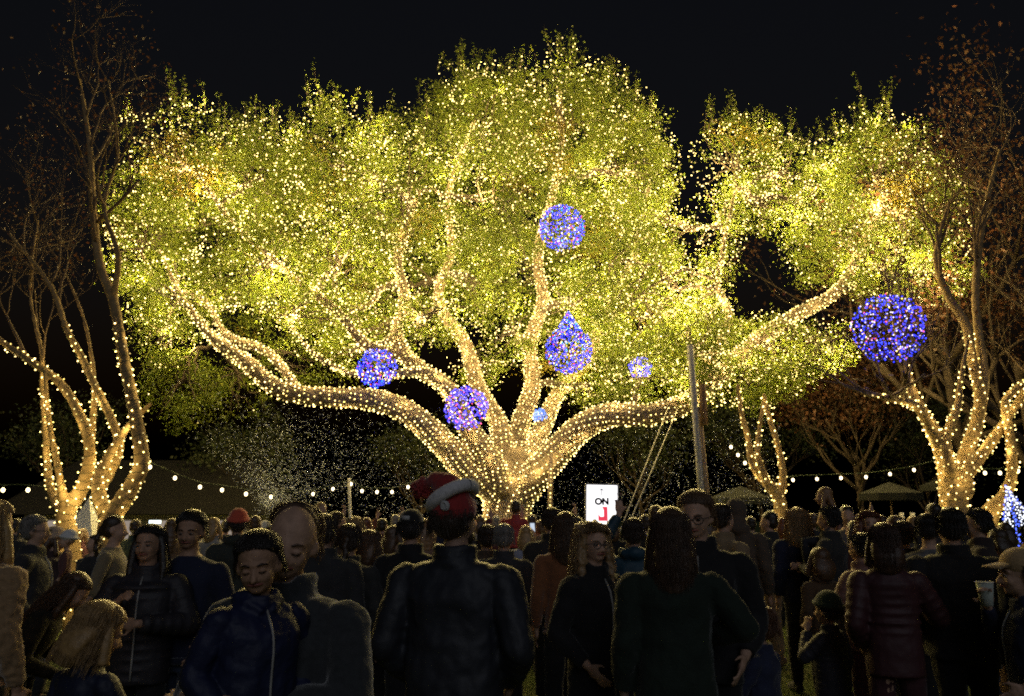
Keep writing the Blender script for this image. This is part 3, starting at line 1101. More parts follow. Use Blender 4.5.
for k in range(2):
    x = P(902 + 11 * k, 518, 19)
    t = empty('banner_stand', (x.x, 19, 0), ('left' if k == 0 else 'right') + ' one of two narrow white banners below the patio umbrella', 'banner', 'narrow white banners')
    MB().box((0, 0, x.z - .3), (.10, .02, .85)).build('banner', white_m, t, False)
    MB().tube([Vector((0, .03, 0)), Vector((0, .03, x.z + .1))], .015, 8).build('post', metal_m, t)

# fake snow drifting in the air
n1, n2 = 4600, 7500
fr = np.abs(rng.normal(0, 76, n1))
fa = np.radians(rng.uniform(12, 128, n1))
px = np.concatenate([268 + fr * np.cos(fa) * 1.25 + rng.normal(0, 4, n1), 250 + 530 * rng.random(n2)])
py = np.concatenate([506 - fr * np.sin(fa) * .9 + rng.normal(0, 4, n1), 400 + 118 * rng.random(n2) ** .7])
dd = np.concatenate([rng.uniform(15, 19, n1), rng.uniform(9, 22, n2)])
C = np.array([tuple(P(a, b_, c)) for a, b_, c in zip(px, py, dd)])
tag(dots_mesh('fake_snow', C, (.004 + .010 * rng.random(len(C)) ** 2.2) * dd / 17, surf('snow_foam', (.80, .86, .95), .8, bump=0), None, None, 1.0), kind='stuff')

# ------------------------------------------------------------------ people
SKIN = {'fair': surf('skin_fair', (.50, .31, .22), .6, 26, .34, .35), 'tan': surf('skin_tan', (.40, .235, .155), .6, 26, .34, .35), 'dark': surf('skin_dark', (.20, .11, .07), .6, 26, .34, .35)}


def cloth(c, kind='cloth'):
    n = 'cloth_%02d_%02d_%02d_%s' % (int(c[0] * 99), int(c[1] * 99), int(c[2] * 99), kind)
    if kind == 'nylon':
        return surf(n, c, .6, 9, .25, .35, 26, spec=.35, dist=.008)
    if kind == 'knit':
        return surf(n, c, .95, 60, .3, .7, 200, sheen=.5, dist=.004)
    if kind == 'plaid':
        return surf(n, c, .9, 16, .8, .4, 60)
    return surf(n, c, .85, 10, .3, .5, 90, sheen=.15)


def hairm(c):
    return surf('hair_%02d_%02d_%02d' % (int(c[0] * 99), int(c[1] * 99), int(c[2] * 99)), c, .42, 30, .45, .4, 120, spec=.5)


BLACKH, BROWN, DKBROWN, BLOND, GREY, AUBURN = (.018, .013, .010), (.09, .048, .024), (.04, .023, .013), (.36, .22, .09), (.22, .20, .18), (.16, .05, .02)
EYE_W = surf('eye_white', (.28, .26, .25), .3, bump=0)
EYE_D = surf('eye_iris', (.03, .02, .015), .25, bump=0)
LIPS = surf('lips', (.33, .12, .10), .45, bump=0)
SOLE = surf('rubber_sole', (.04, .04, .04), .8)
S0 = 1.7

ARMS = {
    'down': ((.138, -.02, .645), (.140, .035, .495)), 'pocket': ((.150, -.040, .640), (.108, .070, .545)),
    'chest': ((.165, .015, .665), (.050, .135, .745)), 'up': ((.185, .09, .875), (.125, .13, 1.02)),
    'hold': ((.165, .03, .655), (.015, .165, .675)), 'fwd': ((.160, .05, .655), (.115, .215, .690)),
    'mouth': ((.160, .075, .690), (.035, .120, .835)), 'hip': ((.225, -.05, .665), (.125, .03, .575)),
    'phone': ((.160, .09, .700), (.070, .210, .880)), 'side': ((.235, .02, .675), (.225, .13, .550)), 'hug': ((.185, .06, .69), (-.05, .17, .74)),
}


def h_up(a):
    return a == 'up' or (not isinstance(a, str) and a[1][2] > 1)


def person_parts(key, spec, vox):
    """meshes of one figure standing at the origin, looking along +y, 1.7 m tall; returns [(name, object, slot, parent_name)]"""
    sex = spec.get('sex', 'm')
    child = spec.get('child', 0)
    bulk = spec.get('bulk', 1.0) * (.93 if sex == 'f' else 1.0)
    hs = {0: 1.0, 1: 1.32, 2: 1.6}[child]
    lean = R(spec.get('lean', 0))
    yaw, pit, rol = [R(q) for q in spec.get('head', (0, 0, 0))]
    style = spec.get('top', 'jacket')
    pose = spec.get('pose', 'stand')
    S = S0
    shx = .112 * bulk * (.95 if child else 1)
    neck = Vector((0, -.004, .85))

    def T(v):            # lean of everything above the hips
        if not lean:
            return v
        z = v.z - .53 * S
        if z <= 0:
            return v
        return Vector((v.x, v.y * math.cos(lean) + z * math.sin(lean), .53 * S + z * math.cos(lean) - v.y * math.sin(lean)))

    HR = Matrix.Rotation(-yaw, 3, 'Z') @ Matrix.Rotation(-pit, 3, 'X') @ Matrix.Rotation(rol, 3, 'Y')
    piv = Vector((0, .0, .875)) * S

    def HT(v):           # head: scale about the chin, turn on the neck, then lean
        q = Vector((v.x, v.y, v.z)) * S
        q = piv + HR @ ((q - piv) * hs)
        return T(q)

    def V(*a):
        return Vector(a) * S

    out = []
    arms = []
    for sd, a in ((-1, spec.get('arms', ('down', 'down'))[0]), (1, spec.get('arms', ('down', 'down'))[1])):
        e, h = ARMS[a] if isinstance(a, str) else a
        sh = Vector((sd * shx, -.006, .784))
        kx = bulk if a in ('down', 'pocket', 'hip', 'side') else 1
        arms.append((sd, a, sh, Vector((sd * e[0] * kx, e[1], e[2])), Vector((sd * h[0] * kx, h[1], h[2]))))

    # ---- body
    mb = MB()
    mb.loft([tuple(q * S for q in s) for s in ((0, 0, .47, .06, .05), (0, -.004, .51, .088 * bulk, .062 * bulk), (0, 0, .56, .086 * bulk, .063 * bulk), (0, .004, .62, .076 * bulk, .058 * bulk),
                                               (0, .006, .70, .086 * bulk, .062 * bulk), (0, .004, .75, .096 * bulk, .062 * bulk), (0, -.004, .795, .084 * bulk, .048), (0, -.006, .845, .038, .036))], 18)
    for sd, a, sh, el, ha in arms:
        mb.tube([V(*sh), V(*(sh.lerp(el, .5))), V(*el), V(*(el.lerp(ha, .5))), V(*(el.lerp(ha, .93)))], [.030 * S, .027 * S, .022 * S, .021 * S, .015 * S], 10, True, True)
        f = (ha - el).normalized()
        inn = Vector((-sd, .25, 0))
        upish = h_up(a)
        if upish:
            f, inn = Vector((0, .1, 1)).normalized(), Vector((0, 1, 0))
        inn = (inn - f * inn.dot(f)).normalized()
        side = f.cross(inn).normalized()
        if side.y < 0 and not upish:
            side = -side
        if upish:
            side = Vector((-sd, 0, 0))
        rot = Matrix((side, inn, f)).transposed()
        hk = .92 if sex == 'f' else 1.0
        hk *= 1.15 if child else 1
        wr_ = el.lerp(ha, .93)
        pc = wr_ + f * .032 * hk
        mb.ell(V(*pc), (.025 * S * hk, .0115 * S * hk, .032 * S * hk), rot, 12, 8)
        spread = .30 if upish else .05
        curl = .10 if upish else (1.15 if a in ('chest', 'hold', 'phone', 'mouth', 'fwd', 'hug') else .45)
        for i in range(4):
            o = (i - 1.5) * .0125 * hk
            ln = (.040, .046, .043, .033)[i] * hk
            b0 = pc + side * o * -1 + f * .027 * hk
            d0 = (f + side * (-(i - 1.5) * spread) * .7).normalized()
            d1 = (d0 * math.cos(curl * .6) + inn * math.sin(curl * .6)).normalized()
            d2 = (d0 * math.cos(curl * 1.3) + inn * math.sin(curl * 1.3)).normalized()
            p1 = b0 + d0 * ln * .45
            p2 = p1 + d1 * ln * .35
            p3 = p2 + d2 * ln * .3
            mb.tube([V(*b0), V(*p1), V(*p2), V(*p3)], [.0052 * S * hk, .0050 * S * hk, .0046 * S * hk, .0038 * S * hk], 7, True, True)
        tb = wr_ + f * .018 * hk + side * .017 * hk
        t1 = tb + (side * .8 + f * .7 + inn * .35).normalized() * .026 * hk
        t2 = t1 + (f * 1.0 + side * (.5 if upish else .1) + inn * .5).normalized() * .022 * hk
        mb.tube([V(*tb), V(*t1), V(*t2)], [.0085 * S * hk, .0062 * S * hk, .0048 * S * hk], 7, True, True)
    legs = []
    for sd in (-1, 1):
        if pose == 'sit':
            hp, kn, an, toe = (sd * .055, 0, .52), (sd * .075, .215, .515), (sd * .07, .20, .285), (sd * .075, .28, .25)
        elif pose == 'kneel':
            hp, kn, an, toe = (sd * .052, 0, .51), (sd * .062, .05, .295), (sd * .058, -.15, .285), (sd * .058, -.20, .268)
        else:
            st = spec.get('stride', .0) * sd
            hp, kn, an, toe = (sd * .050, 0, .51), (sd * .056, .012 + st * .5, .285), (sd * (.058 + spec.get('wide', 0)), -.005 + st, .05), (sd * (.070 + spec.get('wide', 0)), .085 + st, .018)
        legs.append((sd, Vector(hp), Vector(kn), Vector(an), Vector(toe)))
        mb.tube([V(*hp), V(*Vector(hp).lerp(Vector(kn), .5)), V(*kn), V(*Vector(kn).lerp(Vector(an), .35)), V(*an)], [.050 * S, .042 * S, .031 * S, .032 * S, .02 * S], 10, True, True)
        mb.tube([V(*an), V(*(Vector(an).lerp(Vector(toe), .6) + Vector((0, 0, -.004)))), V(*toe)], [.018 * S, .018 * S, .013 * S], 8, True, True)
    mb.tube([V(0, -.008, .82), V(0, -.002, .86), V(0, .004, .90)], [.036 * S, .031 * S, .030 * S], 12, True, True)
    mb.xf(T)
    k = mb.n()
    mb.ell((0, -.006, .945), (.0435, .055, .053), None, 18, 14)
    mb.ell((0, .014, .912), (.0365, .040, .046), None, 16, 12)
    mb.ell((0, .036, .884), (.017, .014, .012), None, 10, 8)
    mb.ell((-.020, .036, .912), (.014, .014, .016), None, 8, 6)
    mb.ell((.020, .036, .912), (.014, .014, .016), None, 8, 6)
    mb.tube([(0, .049, .931), (0, .057, .918), (0, .062, .909)], [.0050, .0062, .0082], 8, True, True)
    mb.tube([(-.010, .053, .906), (.010, .053, .906)], [.0055, .0055], 6, True, True)
    mb.tube([(-.027, .040, .938), (0, .050, .939), (.027, .040, .938)], [.005, .006, .005], 6, True, True)
    for sd in (-1, 1):
        mb.ell((sd * .0445, -.004, .921), (.007, .012, .0175), Matrix.Rotation(sd * .3, 3, 'Z'), 8, 8)
    mb.xf(HT, k)
    o = remesh(mb.build('body', SKIN['fair']), vox, 2)
    out.append(('body', o, 'skin', None))
    if spec.get('face'):
        for sd in (-1, 1):
            if spec.get('shut'):
                e = MB().ell((sd * .0175, .0455, .9265), (.0090, .0080, .0062), None, 10, 8).xf(HT)
                out.append(('eyelid', e.build('eyelid', EYE_W), 'skin', None))
                e = MB().tube([(sd * .0095, .0525, .9240), (sd * .0175, .0543, .9222), (sd * .0260, .0500, .9240)], [.0010, .0013, .0008], 5).xf(HT)
                out.append(('eyelashes', e.build('eyelashes', EYE_D), None, None))
            else:
                e = MB().ell((sd * .0175, .0468, .9265), (.0080, .0060, .0034), None, 10, 8).xf(HT)
                out.append(('eye', e.build('eye', EYE_W), None, None))
                i_ = MB().ell((sd * .0175, .0518, .9263), (.0040, .0017, .0033), None, 8, 6).xf(HT)
                out.append(('iris', i_.build('iris', EYE_D), None, '@eye'))
                e = MB().tube([(sd * .0085, .0500, .9300), (sd * .0175, .0528, .9325), (sd * .0270, .0475, .9300)], [.0016, .0018, .0014], 5).xf(HT)
                out.append(('eyelid', e.build('eyelid', EYE_W), 'skin', None))
            b_ = MB().tube([(sd * .009, .0535, .9385), (sd * .018, .0525, .9415), (sd * .028, .044, .9385)], [.0014, .0020, .0012], 6, True, True).xf(HT)
            out.append(('eyebrow', b_.build('eyebrow', EYE_D), 'hair', None))
        l_ = MB().tube([(-.015, .0475, .8965), (-.005, .0545, .8975), (.005, .0545, .8975), (.015, .0475, .8965)], [.0022, .0036, .0036, .0022], 6, True, True).xf(HT)
        out.append(('lips', l_.build('lips', LIPS), None, None))
    if spec.get('glasses'):
        gm_ = MB()
        for sd in (-1, 1):
            c0 = Vector((sd * .019, .058, .926))
            gm_.tube([c0 + Vector((.0145 * math.cos(t), 0, .011 * math.sin(t))) for t in np.linspace(0, 2 * PI, 17)], .0016, 5, False)
            gm_.tube([(sd * .033, .057, .930), (sd * .046, .03, .930), (sd * .047, -.005, .928)], .0015, 5)
        gm_.tube([(-.005, .0595, .928), (.005, .0595, .928)], .0015, 5)
        gm_.xf(HT)
        out.append(('glasses', gm_.build('glasses', SOLE), None, None))
    if spec.get('beard'):
        b_ = MB().ell((0, .022, .888), (.034, .034, .022), None, 14, 10).ell((0, .047, .882), (.016, .012, .016), None, 10, 8).xf(HT)
        out.append(('beard', remesh(b_.build('beard', SOLE), vox, 1, .012, .02), 'hair', None))

    # ---- clothes: top
    infl = {'jacket': .014, 'coat': .015, 'puffer': .020, 'sweater': .008, 'hoodie': .013, 'vest': .016, 'fuzzy': .013}[style]
    hem = {'jacket': .475, 'coat': .30, 'puffer': .46, 'sweater': .495, 'hoodie': .475, 'vest': .48, 'fuzzy': .45}[style]
    hem = spec.get('hem', hem)
    q = infl
    top = MB()
    secs = []
    if hem < .45:
        secs += [(0, 0, hem, (.108 + q) * bulk, (.085 + q) * bulk), (0, 0, .44, (.100 + q) * bulk, (.074 + q) * bulk)]
    else:
        secs += [(0, 0, hem, (.092 + q) * bulk, (.070 + q) * bulk)]
    wa = .094 if sex == 'm' else .087
    secs += [(0, 0, .56, (.090 + q) * bulk, (.068 + q) * bulk), (0, .004, .63, (wa + q) * bulk, (.064 + q) * bulk), (0, .006, .70, (.091 + q) * bulk, (.067 + q) * bulk),
             (0, .003, .75, (.097 + q) * bulk, (.066 + q) * bulk), (0, -.004, .785, (.098 + q) * bulk, (.056 + q)), (0, -.008, .815, .076 * bulk, .046 + q * .5), (0, -.008, .842, .045, .042)]
    if style == 'puffer':
        z = hem
        dz = .034
        while z < .80:
            t = (z - hem) / (.80 - hem)
            top.ell(V(0, .003, z + dz / 2), ((.094 + q + .012 * t) * bulk * S, (.072 + q) * bulk * S, dz * .74 * S), None, 18, 8)
            z += dz
    top.loft([tuple(c_ * S for c_ in s) for s in secs], 20)
    rs = {'jacket': .043, 'coat': .044, 'puffer': .047, 'sweater': .037, 'hoodie': .042, 'vest': .036, 'fuzzy': .042}[style] * (bulk ** .5)
    for sd, a, sh, el, ha in arms:
        w0 = el.lerp(ha, .86)
        up = [V(*sh), V(*sh.lerp(el, .35)), V(*sh.lerp(el, .7)), V(*el)]
        lo = [V(*el), V(*el.lerp(w0, .35)), V(*el.lerp(w0, .7)), V(*w0)]
        top.tube(up, [rs * S, rs * .97 * S, rs * .9 * S, rs * .86 * S], 12, True, True)
        top.tube(lo, [rs * .86 * S, rs * .84 * S, rs * .72 * S, rs * .60 * S], 12, True, False)
        if style == 'puffer':
            for A, B_, r0, r1 in ((sh, el, rs * 1.08, rs * .98), (el, w0, rs * .98, rs * .75)):
                n_ = max(3, int((B_ - A).length / .034))
                d = (B_ - A).normalized()
                rt = d.to_track_quat('Z', 'Y').to_matrix()
                for i in range(n_):
                    t = (i + .5) / n_
                    r_ = (r0 + (r1 - r0) * t) * S
                    top.ell(V(*A.lerp(B_, t)), (r_, r_, .024 * S), rt, 12, 6)
        top.ell(V(sd * shx * .66, -.008, .803), (.055 * S, (.040 + q * .4) * S, .022 * S), Matrix.Rotation(sd * .46, 3, 'Y'), 12, 8)
    if style in ('jacket', 'coat', 'puffer', 'fuzzy'):
        n0 = top.n()
        rings = []
        for zz, rr in ((.822, .052), (.842, .047), (.858, .046)):
            rings.append([(rr * math.cos(t) * S, (-.004 + rr * .95 * math.sin(t)) * S, (zz + (-.010 if math.sin(t) > .5 else .004)) * S) for t in np.linspace(0, 2 * PI, 17)[:-1]])
        for rg in rings:
            top.tube([Vector(p) for p in rg] + [Vector(rg[0])], .011 * S, 6, False)
    if style in ('hoodie',) or spec.get('hoodblob'):
        top.ell(V(0, -.052, .842), (.068 * S, .030 * S, .036 * S), Matrix.Rotation(.5, 3, 'X'), 14, 10)
        for sd in (-1, 1):
            top.tube([V(sd * .055, -.03, .85), V(sd * .05, .02, .838), V(sd * .02, .05, .815)], [.02 * S, .017 * S, .012 * S], 8, True, True)
    top.xf(T)
    if spec.get('hood'):
        k = top.n()
        top.ell((0, -.014, .945), (.056, .062, .066), None, 16, 12)
        top.ell((0, -.02, .890), (.050, .05, .04), None, 14, 10)
        top.xf(HT, k)
    o = remesh(top.build({'sweater': 'sweater', 'fuzzy': 'sweater', 'hoodie': 'hoodie', 'vest': 'vest', 'coat': 'coat'}.get(style, 'jacket'), SOLE), vox, 1 if style == 'puffer' else 2,
               .012 if style in ('puffer', 'sweater') else .030, .10 if style != 'fuzzy' else .03)
    topname = o.name.split('.')[0]
    out.append((topname, o, 'top', None))
    if style in ('sweater', 'hoodie') and spec.get('band', True):
        hb_ = MB()
        rx, ry = (.093 + q) * bulk * S, (.072 + q) * bulk * S
        hb_.tube([Vector((rx * math.cos(t), ry * math.sin(t), hem * S)) for t in np.linspace(0, 2 * PI, 33)], .012 * S, 8, False)
        out.append(('waistband', hb_.build('waistband', SOLE), 'band', '@top'))
    if style in ('jacket', 'coat', 'puffer'):
        zp = MB()
        zs = np.linspace(hem + .02, .82, 12)
        pr_ = []
        for zz in zs:
            i = max(j for j in range(len(secs)) if secs[j][2] <= zz + 1e-6)
            j = min(i + 1, len(secs) - 1)
            t = 0 if j == i else (zz - secs[i][2]) / (secs[j][2] - secs[i][2])
            yv = secs[i][1] * (1 - t) + secs[j][1] * t + secs[i][4] * (1 - t) + secs[j][4] * t
            pr_.append(V(.0, yv + (.006 if style == 'puffer' else .004), zz))
        zp.tube(pr_, .0035 * S, 5)
        zp.xf(T)
        out.append(('zip', zp.build('zip', metal_m), None, '@top'))

    # ---- trousers and shoes
    tr = MB()
    tr.loft([tuple(c_ * S for c_ in s) for s in ((0, 0, .455, .070, .062), (0, -.004, .50, .094 * bulk, .069 * bulk), (0, 0, .57, .088 * bulk, .066 * bulk))], 18)
    for sd, hp, kn, an, toe in legs:
        b2 = min(bulk, 1.15)
        slim = spec.get('slim', 1.0)
        cuff = kn.lerp(an, .94)
        tr.tube([V(*hp), V(*hp.lerp(kn, .3)), V(*hp.lerp(kn, .65)), V(*kn), V(*kn.lerp(cuff, .3)), V(*kn.lerp(cuff, .65)), V(*cuff)],
                [.057 * S * b2, .054 * S * b2, .047 * S * slim, .041 * S * slim, .041 * S * slim, .037 * S * slim, .034 * S * slim], 12, True, False)
        d = (toe - an)
        d.z = 0 if pose == 'stand' else d.z
        d.normalize()
        sh_ = MB()
        a0 = Vector(an)
        if pose == 'stand':
            sh_.tube([V(a0.x, a0.y - .022, .026), V(*(Vector((a0.x, a0.y, .030)) + d * .03)), V(*(Vector((a0.x, a0.y, .024)) + d * .075)), V(*(Vector((a0.x, a0.y, .019)) + d * .108))],
                     [.024 * S, .027 * S, .025 * S, .019 * S], 10, True, True)
            sh_.tube([V(a0.x, a0.y, .03), V(a0.x, a0.y, .066)], [.026 * S, .025 * S], 10)
            for i in range(sh_.n()):
                sh_.v[i].z = max(sh_.v[i].z, .002)
        else:
            sh_.tube([V(*an), V(*an.lerp(toe, .6)), V(*toe)], [.026 * S, .026 * S, .02 * S], 10, True, True)
        out.append(('shoe', sh_.build('shoe', SOLE), 'shoe', None))
    o = remesh(tr.build('trousers', SOLE), max(vox, .012), 2, .025, .09)
    out.append(('trousers', o, 'legs', None))

    # ---- hair
    hst = spec.get('hair', 'short')
    hat = spec.get('hat')
    rnd = random.Random(hash(str(key)) % 9999 if False else len(str(key)) * 7 + 3)
    if hst != 'none' and not spec.get('hood'):
        hb_ = MB()
        rough_ = .003
        if hst != 'bald':
            hb_.ell((0, -.013, .962), (.0475, .0545, .0445), None, 18, 12)
            hb_.ell((0, -.022, .928), (.0475, .0430, .045), None, 16, 12)
        else:
            hb_.ell((0, -.026, .938), (.0478, .0405, .054), None, 16, 12)
            hb_.ell((0, -.020, .962), (.0450, .0400, .040), None, 16, 12)
            for sd in (-1, 1):
                hb_.ell((sd * .040, -.006, .925), (.0065, .018, .018), None, 8, 8)
        if hst in ('long', 'curly', 'bob'):
            zl = {'long': spec.get('hlen', .74), 'curly': .80, 'bob': .87 if child else .845}[hst]
            wd = {'long': .052, 'curly': .066, 'bob': .056}[hst]
            m_ = 5
            for i in range(m_ + 1):
                t = i / m_
                hb_.ell((0, -.032 - .022 * math.sin(t * 2.2), .93 + (zl - .93) * t), (wd * (1 + .25 * math.sin(t * 2.6)) * (1 - .25 * t), .030, .035), None, 14, 8)
            for sd in (-1, 1):
                hb_.tube([(sd * .044, -.004, .955), (sd * .053, .004, .91), (sd * .060, .012, max(zl, .84)), (sd * .058, .028, max(zl, .79))], [.012, .016, .016, .006], 8, True, True)
        if hst == 'curly':
            rough_ = .03
            for i in range(26):
                t = rnd.uniform(0, 1)
                a = rnd.uniform(.9, 2 * PI - .9) - PI / 2 + PI
                hb_.ell((.050 * math.cos(a + 0), -.012 + .048 * math.sin(a), .99 - t * .17), (.015, .015, .02), None, 8, 6)
        if hst in ('pony', 'braid'):
            n_ = 9 if hst == 'braid' else 6
            for i in range(n_):
                t = i / (n_ - 1)
                hb_.ell((.004 * (-1) ** i, -.070 - .018 * math.sin(t * 2.5), .935 - t * (.22 if hst == 'braid' else .13)), (.017 * (1.1 - .5 * t), .016, .018), None, 10, 6)
        if hst == 'bun':
            hb_.ell((0, -.045, 1.0), (.026, .026, .024), None, 12, 8)
        k = 0
        if hat in ('beanie', 'cap', 'bobble'):      # the hat presses the hair flat
            for i in range(hb_.n()):
                v = hb_.v[i]
                if v.z > .955:
                    hb_.v[i] = Vector((v.x * .9, v.y * .9, .955 + (v.z - .955) * .5))
        hb_.xf(HT)
        o = remesh(hb_.build('hair', SOLE), max(vox * .9, .008), 1, rough_ * S * .7, .03)
        out.append(('hair', o, 'hair', None))
        # loose strands that catch the light
        if spec.get('near'):
            sm = MB()
            ns = 800 if hst == 'curly' else 760 if hst in ('long', 'curly', 'bob') else 420
            for i in range(ns):
                a = rnd.uniform(0, 2 * PI)           # 0 = face
                ca = math.cos(a)
                front = max(0, (ca - .35) / .65)
                if hst == 'bald' and ca > -.2:
                    continue
                if front > 0:
                    ze = .962 + .01 * front
                elif hst in ('long', 'curly', 'bob'):
                    ze = {'long': spec.get('hlen', .74), 'curly': .80, 'bob': .845}[hst] + rnd.uniform(-.02, .05)
                    if ca > 0:
                        ze = max(ze, .83)
                else:
                    ze = rnd.uniform(.885, .93) if ca < 0 else .925
                r0 = 1.0 + rnd.uniform(0, .04 if hst == 'short' else .09 if hst != 'curly' else .35)
                pts = []
                z0 = 1.004
                np_ = 9
                wv = rnd.uniform(0, 6)
                for j in range(np_):
                    t = j / (np_ - 1)
                    z = z0 + (ze - z0) * t
                    zz = (z - .955) / .0475
                    if zz > 0:
                        rr = math.sqrt(max(0, 1 - min(zz * .97, 1) ** 2)) * r0 + .06
                    else:
                        rr = r0 * (1.0 + .16 * min(1, -zz) + .10 * min(1.5, max(0, -zz - 1)))
                    w_ = .004 * math.sin(wv + t * (7 if hst != 'curly' else 22)) * (1 if hst != 'curly' else 2.2)
                    y = -.012 + .0545 * rr * ca
                    if z < .86:
                        y = min(y, -.02) if ca < .1 else y
                    pts.append(Vector((.0475 * rr * math.sin(a) + w_, y + w_ * .5, z)))
                sm.tube(pts, [.00072] * (np_ - 1) + [.0003], 3, False)
            if hat:
                sm2 = MB()
                sm.v = [Vector((v.x, v.y, min(v.z, .957))) if v.z > .957 else v for v in sm.v]
            sm.xf(HT)
            out.append(('loose_strands', sm.build('loose_strands', SOLE), 'hair', '@hair'))
    # ---- hats
    if hat in ('beanie', 'bobble'):
        hm = MB()
        if hat == 'beanie':
            hm.ell((0, -.008, .962), (.0525, .062, .056), None, 18, 12)
            hm.tube([Vector((.0535 * math.cos(t), -.008 + .064 * math.sin(t), .953 + .010 * math.sin(t))) for t in np.linspace(0, 2 * PI, 25)], .011, 8, False)
        else:
            hm.ell((0, -.008, .955), (.0545, .064, .046), None, 18, 12)
            hm.tube([(0, -.01, .985), (-.020, -.012, 1.014), (-.050, -.016, 1.026), (-.076, -.02, 1.016)], [.046, .036, .024, .014], 12, True, True)
        hm.xf(HT)
        out.append(('hat', remesh(hm.build('hat', SOLE), max(vox * .9, .008), 2, .008, .012), 'hat', None))
        if hat == 'bobble':
            bd = MB()
            rt = Matrix.Rotation(R(-34), 3, 'Y')
            bd.tube([Vector((0, -.008, .984)) + rt @ Vector((.0525 * math.cos(t), .060 * math.sin(t), 0)) for t in np.linspace(0, 2 * PI, 29)], .0165, 10, False)
            bd.xf(HT)
            out.append(('white_band', bd.build('white_band', SOLE), 'hat2', '@hat'))
            pm = MB()
            for i in range(240):
                d = Vector((rnd.gauss(0, 1), rnd.gauss(0, 1), rnd.gauss(0, 1))).normalized()
                c0 = Vector((-.086, -.02, 1.008))
                pm.tube([c0 + d * .006, c0 + d * .029 * rnd.uniform(.85, 1.12)], [.0042, .0022], 4)
            pm.ell((-.086, -.02, 1.008), (.024, .024, .024), None, 12, 8)
            pm.xf(HT)
            out.append(('bobble', pm.build('bobble', SOLE), 'hat', '@hat'))
            pa_ = MB().ell((.024, -.066, .967), (.0125, .004, .0125), Matrix.Rotation(.35, 3, 'Z'), 14, 8)
            pa_.xf(HT)
            out.append(('round_patch', pa_.build('round_patch', SOLE), 'patch', '@hat'))
            rg_ = MB().tube([Vector((.0245 + .0085 * math.cos(t), -.0707, .967 + .0085 * math.sin(t))) for t in np.linspace(0, 2 * PI, 17)], .0012, 5, False)
            rg_.xf(HT)
            out.append(('patch_ring', rg_.build('patch_ring', SOLE), 'hat2', '@hat'))
    if hat == 'cap':
        hm = MB()
        hm.ell((0, -.006, .962), (.0500, .0595, .048), None, 18, 12)
        hm.xf(HT)
        out.append(('cap', remesh(hm.build('cap', SOLE), max(vox * .9, .008), 2), 'hat', None))
        vb = MB()
        n_ = 13
        for lv in (0, .004):
            for j, rr in enumerate((.0, .5, 1.0)):
                for i in range(n_):
                    a = -1.15 + 2.3 * i / (n_ - 1)
                    x = .047 * math.sin(a)
                    y = .036 + .02 * (math.cos(a) - .4) + rr * .052 * max(.25, math.cos(a * .85))
                    vb.v.append(Vector((x, y, .962 + lv - .012 * rr - .10 * abs(x) * abs(x) / .047)))
        L_ = 3 * n_
        for j in range(2):
            for i in range(n_ - 1):
                q_ = j * n_ + i
                vb.f.append((q_, q_ + n_, q_ + n_ + 1, q_ + 1))
                vb.f.append((L_ + q_, L_ + q_ + 1, L_ + q_ + n_ + 1, L_ + q_ + n_))
        for i in range(n_ - 1):
            vb.f.append((2 * n_ + i, L_ + 2 * n_ + i, L_ + 2 * n_ + i + 1, 2 * n_ + i + 1))
        vb.xf(HT)
        out.append(('visor', vb.build('visor', SOLE), 'hat', '@hat'))
        if spec.get('patch'):
            pa_ = MB().box((0, -.0655 if spec['patch'] == 'back' else .0535, .972), (.034, .004, .017))
            pa_.xf(HT)
            out.append(('cap_patch', pa_.build('cap_patch', SOLE), 'patch', '@hat'))
    return out


PROTO = {}
PEOPLE = []
MESHKEYS = ('sex', 'child', 'bulk', 'lean', 'head', 'top', 'pose', 'arms', 'hair', 'hat', 'hood', 'face', 'shut', 'glasses', 'beard', 'hem', 'hlen', 'stride', 'wide', 'slim', 'near', 'patch', 'hoodblob', 'band')


def person(label, px, ytop, d, heading, colour=(.02, .02, .025), tk='cloth', legs=(.02, .022, .03), hairc=BLACKH, skin='fair', hatc=None, hat2=None, patchc=None, band=None, shoe=None, H=None, group=None, lift=None, ph=None, **spec):
    PEOPLE.append(dict(label=label, px=px, ytop=ytop, d=d, heading=heading, c_top=colour, tk=tk, c_legs=legs, hairc=hairc, c_skin=skin, hatc=hatc, hat2=hat2, c_patch=patchc, c_band=band, shoe=shoe, H=H, cgroup=group, spec=spec))


NAVY, BLK, CHAR, GRN, MAROON, TAN, KHAKI, JEAN = (.012, .016, .04), (.012, .012, .014), (.03, .03, .033), (.015, .028, .018), (.07, .018, .022), (.22, .15, .085), (.30, .20, .11), (.03, .045, .08)
# ---- the nearest figures, left to right
person('woman with long blond hair in a fuzzy tan sweater at the left edge', -4, 498, 3.9, 20, (.30, .19, .10), 'knit', BLK, (.42, .27, .11), sex='f', hlen=.715, top='fuzzy', hair='long', near=1, arms=('down', 'down'))
person('man with glasses in a long dark coat, standing sideways near the left edge', 38, 514, 6.2, 75, CHAR, legs=BLK, hairc=GREY, sex='m', top='coat', hair='short', glasses=1, near=1, arms=('down', 'pocket'))
person('woman in a pale knit hat facing the man in the long coat', 57, 526, 7.6, 60, (.05, .03, .03), hairc=BROWN, hatc=(.45, .33, .24), sex='f', hat='beanie', arms=('hold', 'hold'), hair='bob')
person('baby in a white hat held by the woman in the pale knit hat', 69, 530, 7.5, 250, (.12, .05, .05), hatc=(.7, .7, .7), H=.72, child=2, hat='beanie', hair='none', pose='sit', top='sweater')
person('long haired brunette bending forward behind the blond child', 88, 576, 4.9, 75, (.035, .03, .02), 'plaid', BLK, BROWN, sex='f', top='sweater', hair='long', hlen=.70, lean=38, near=1, arms=('fwd', 'fwd'))
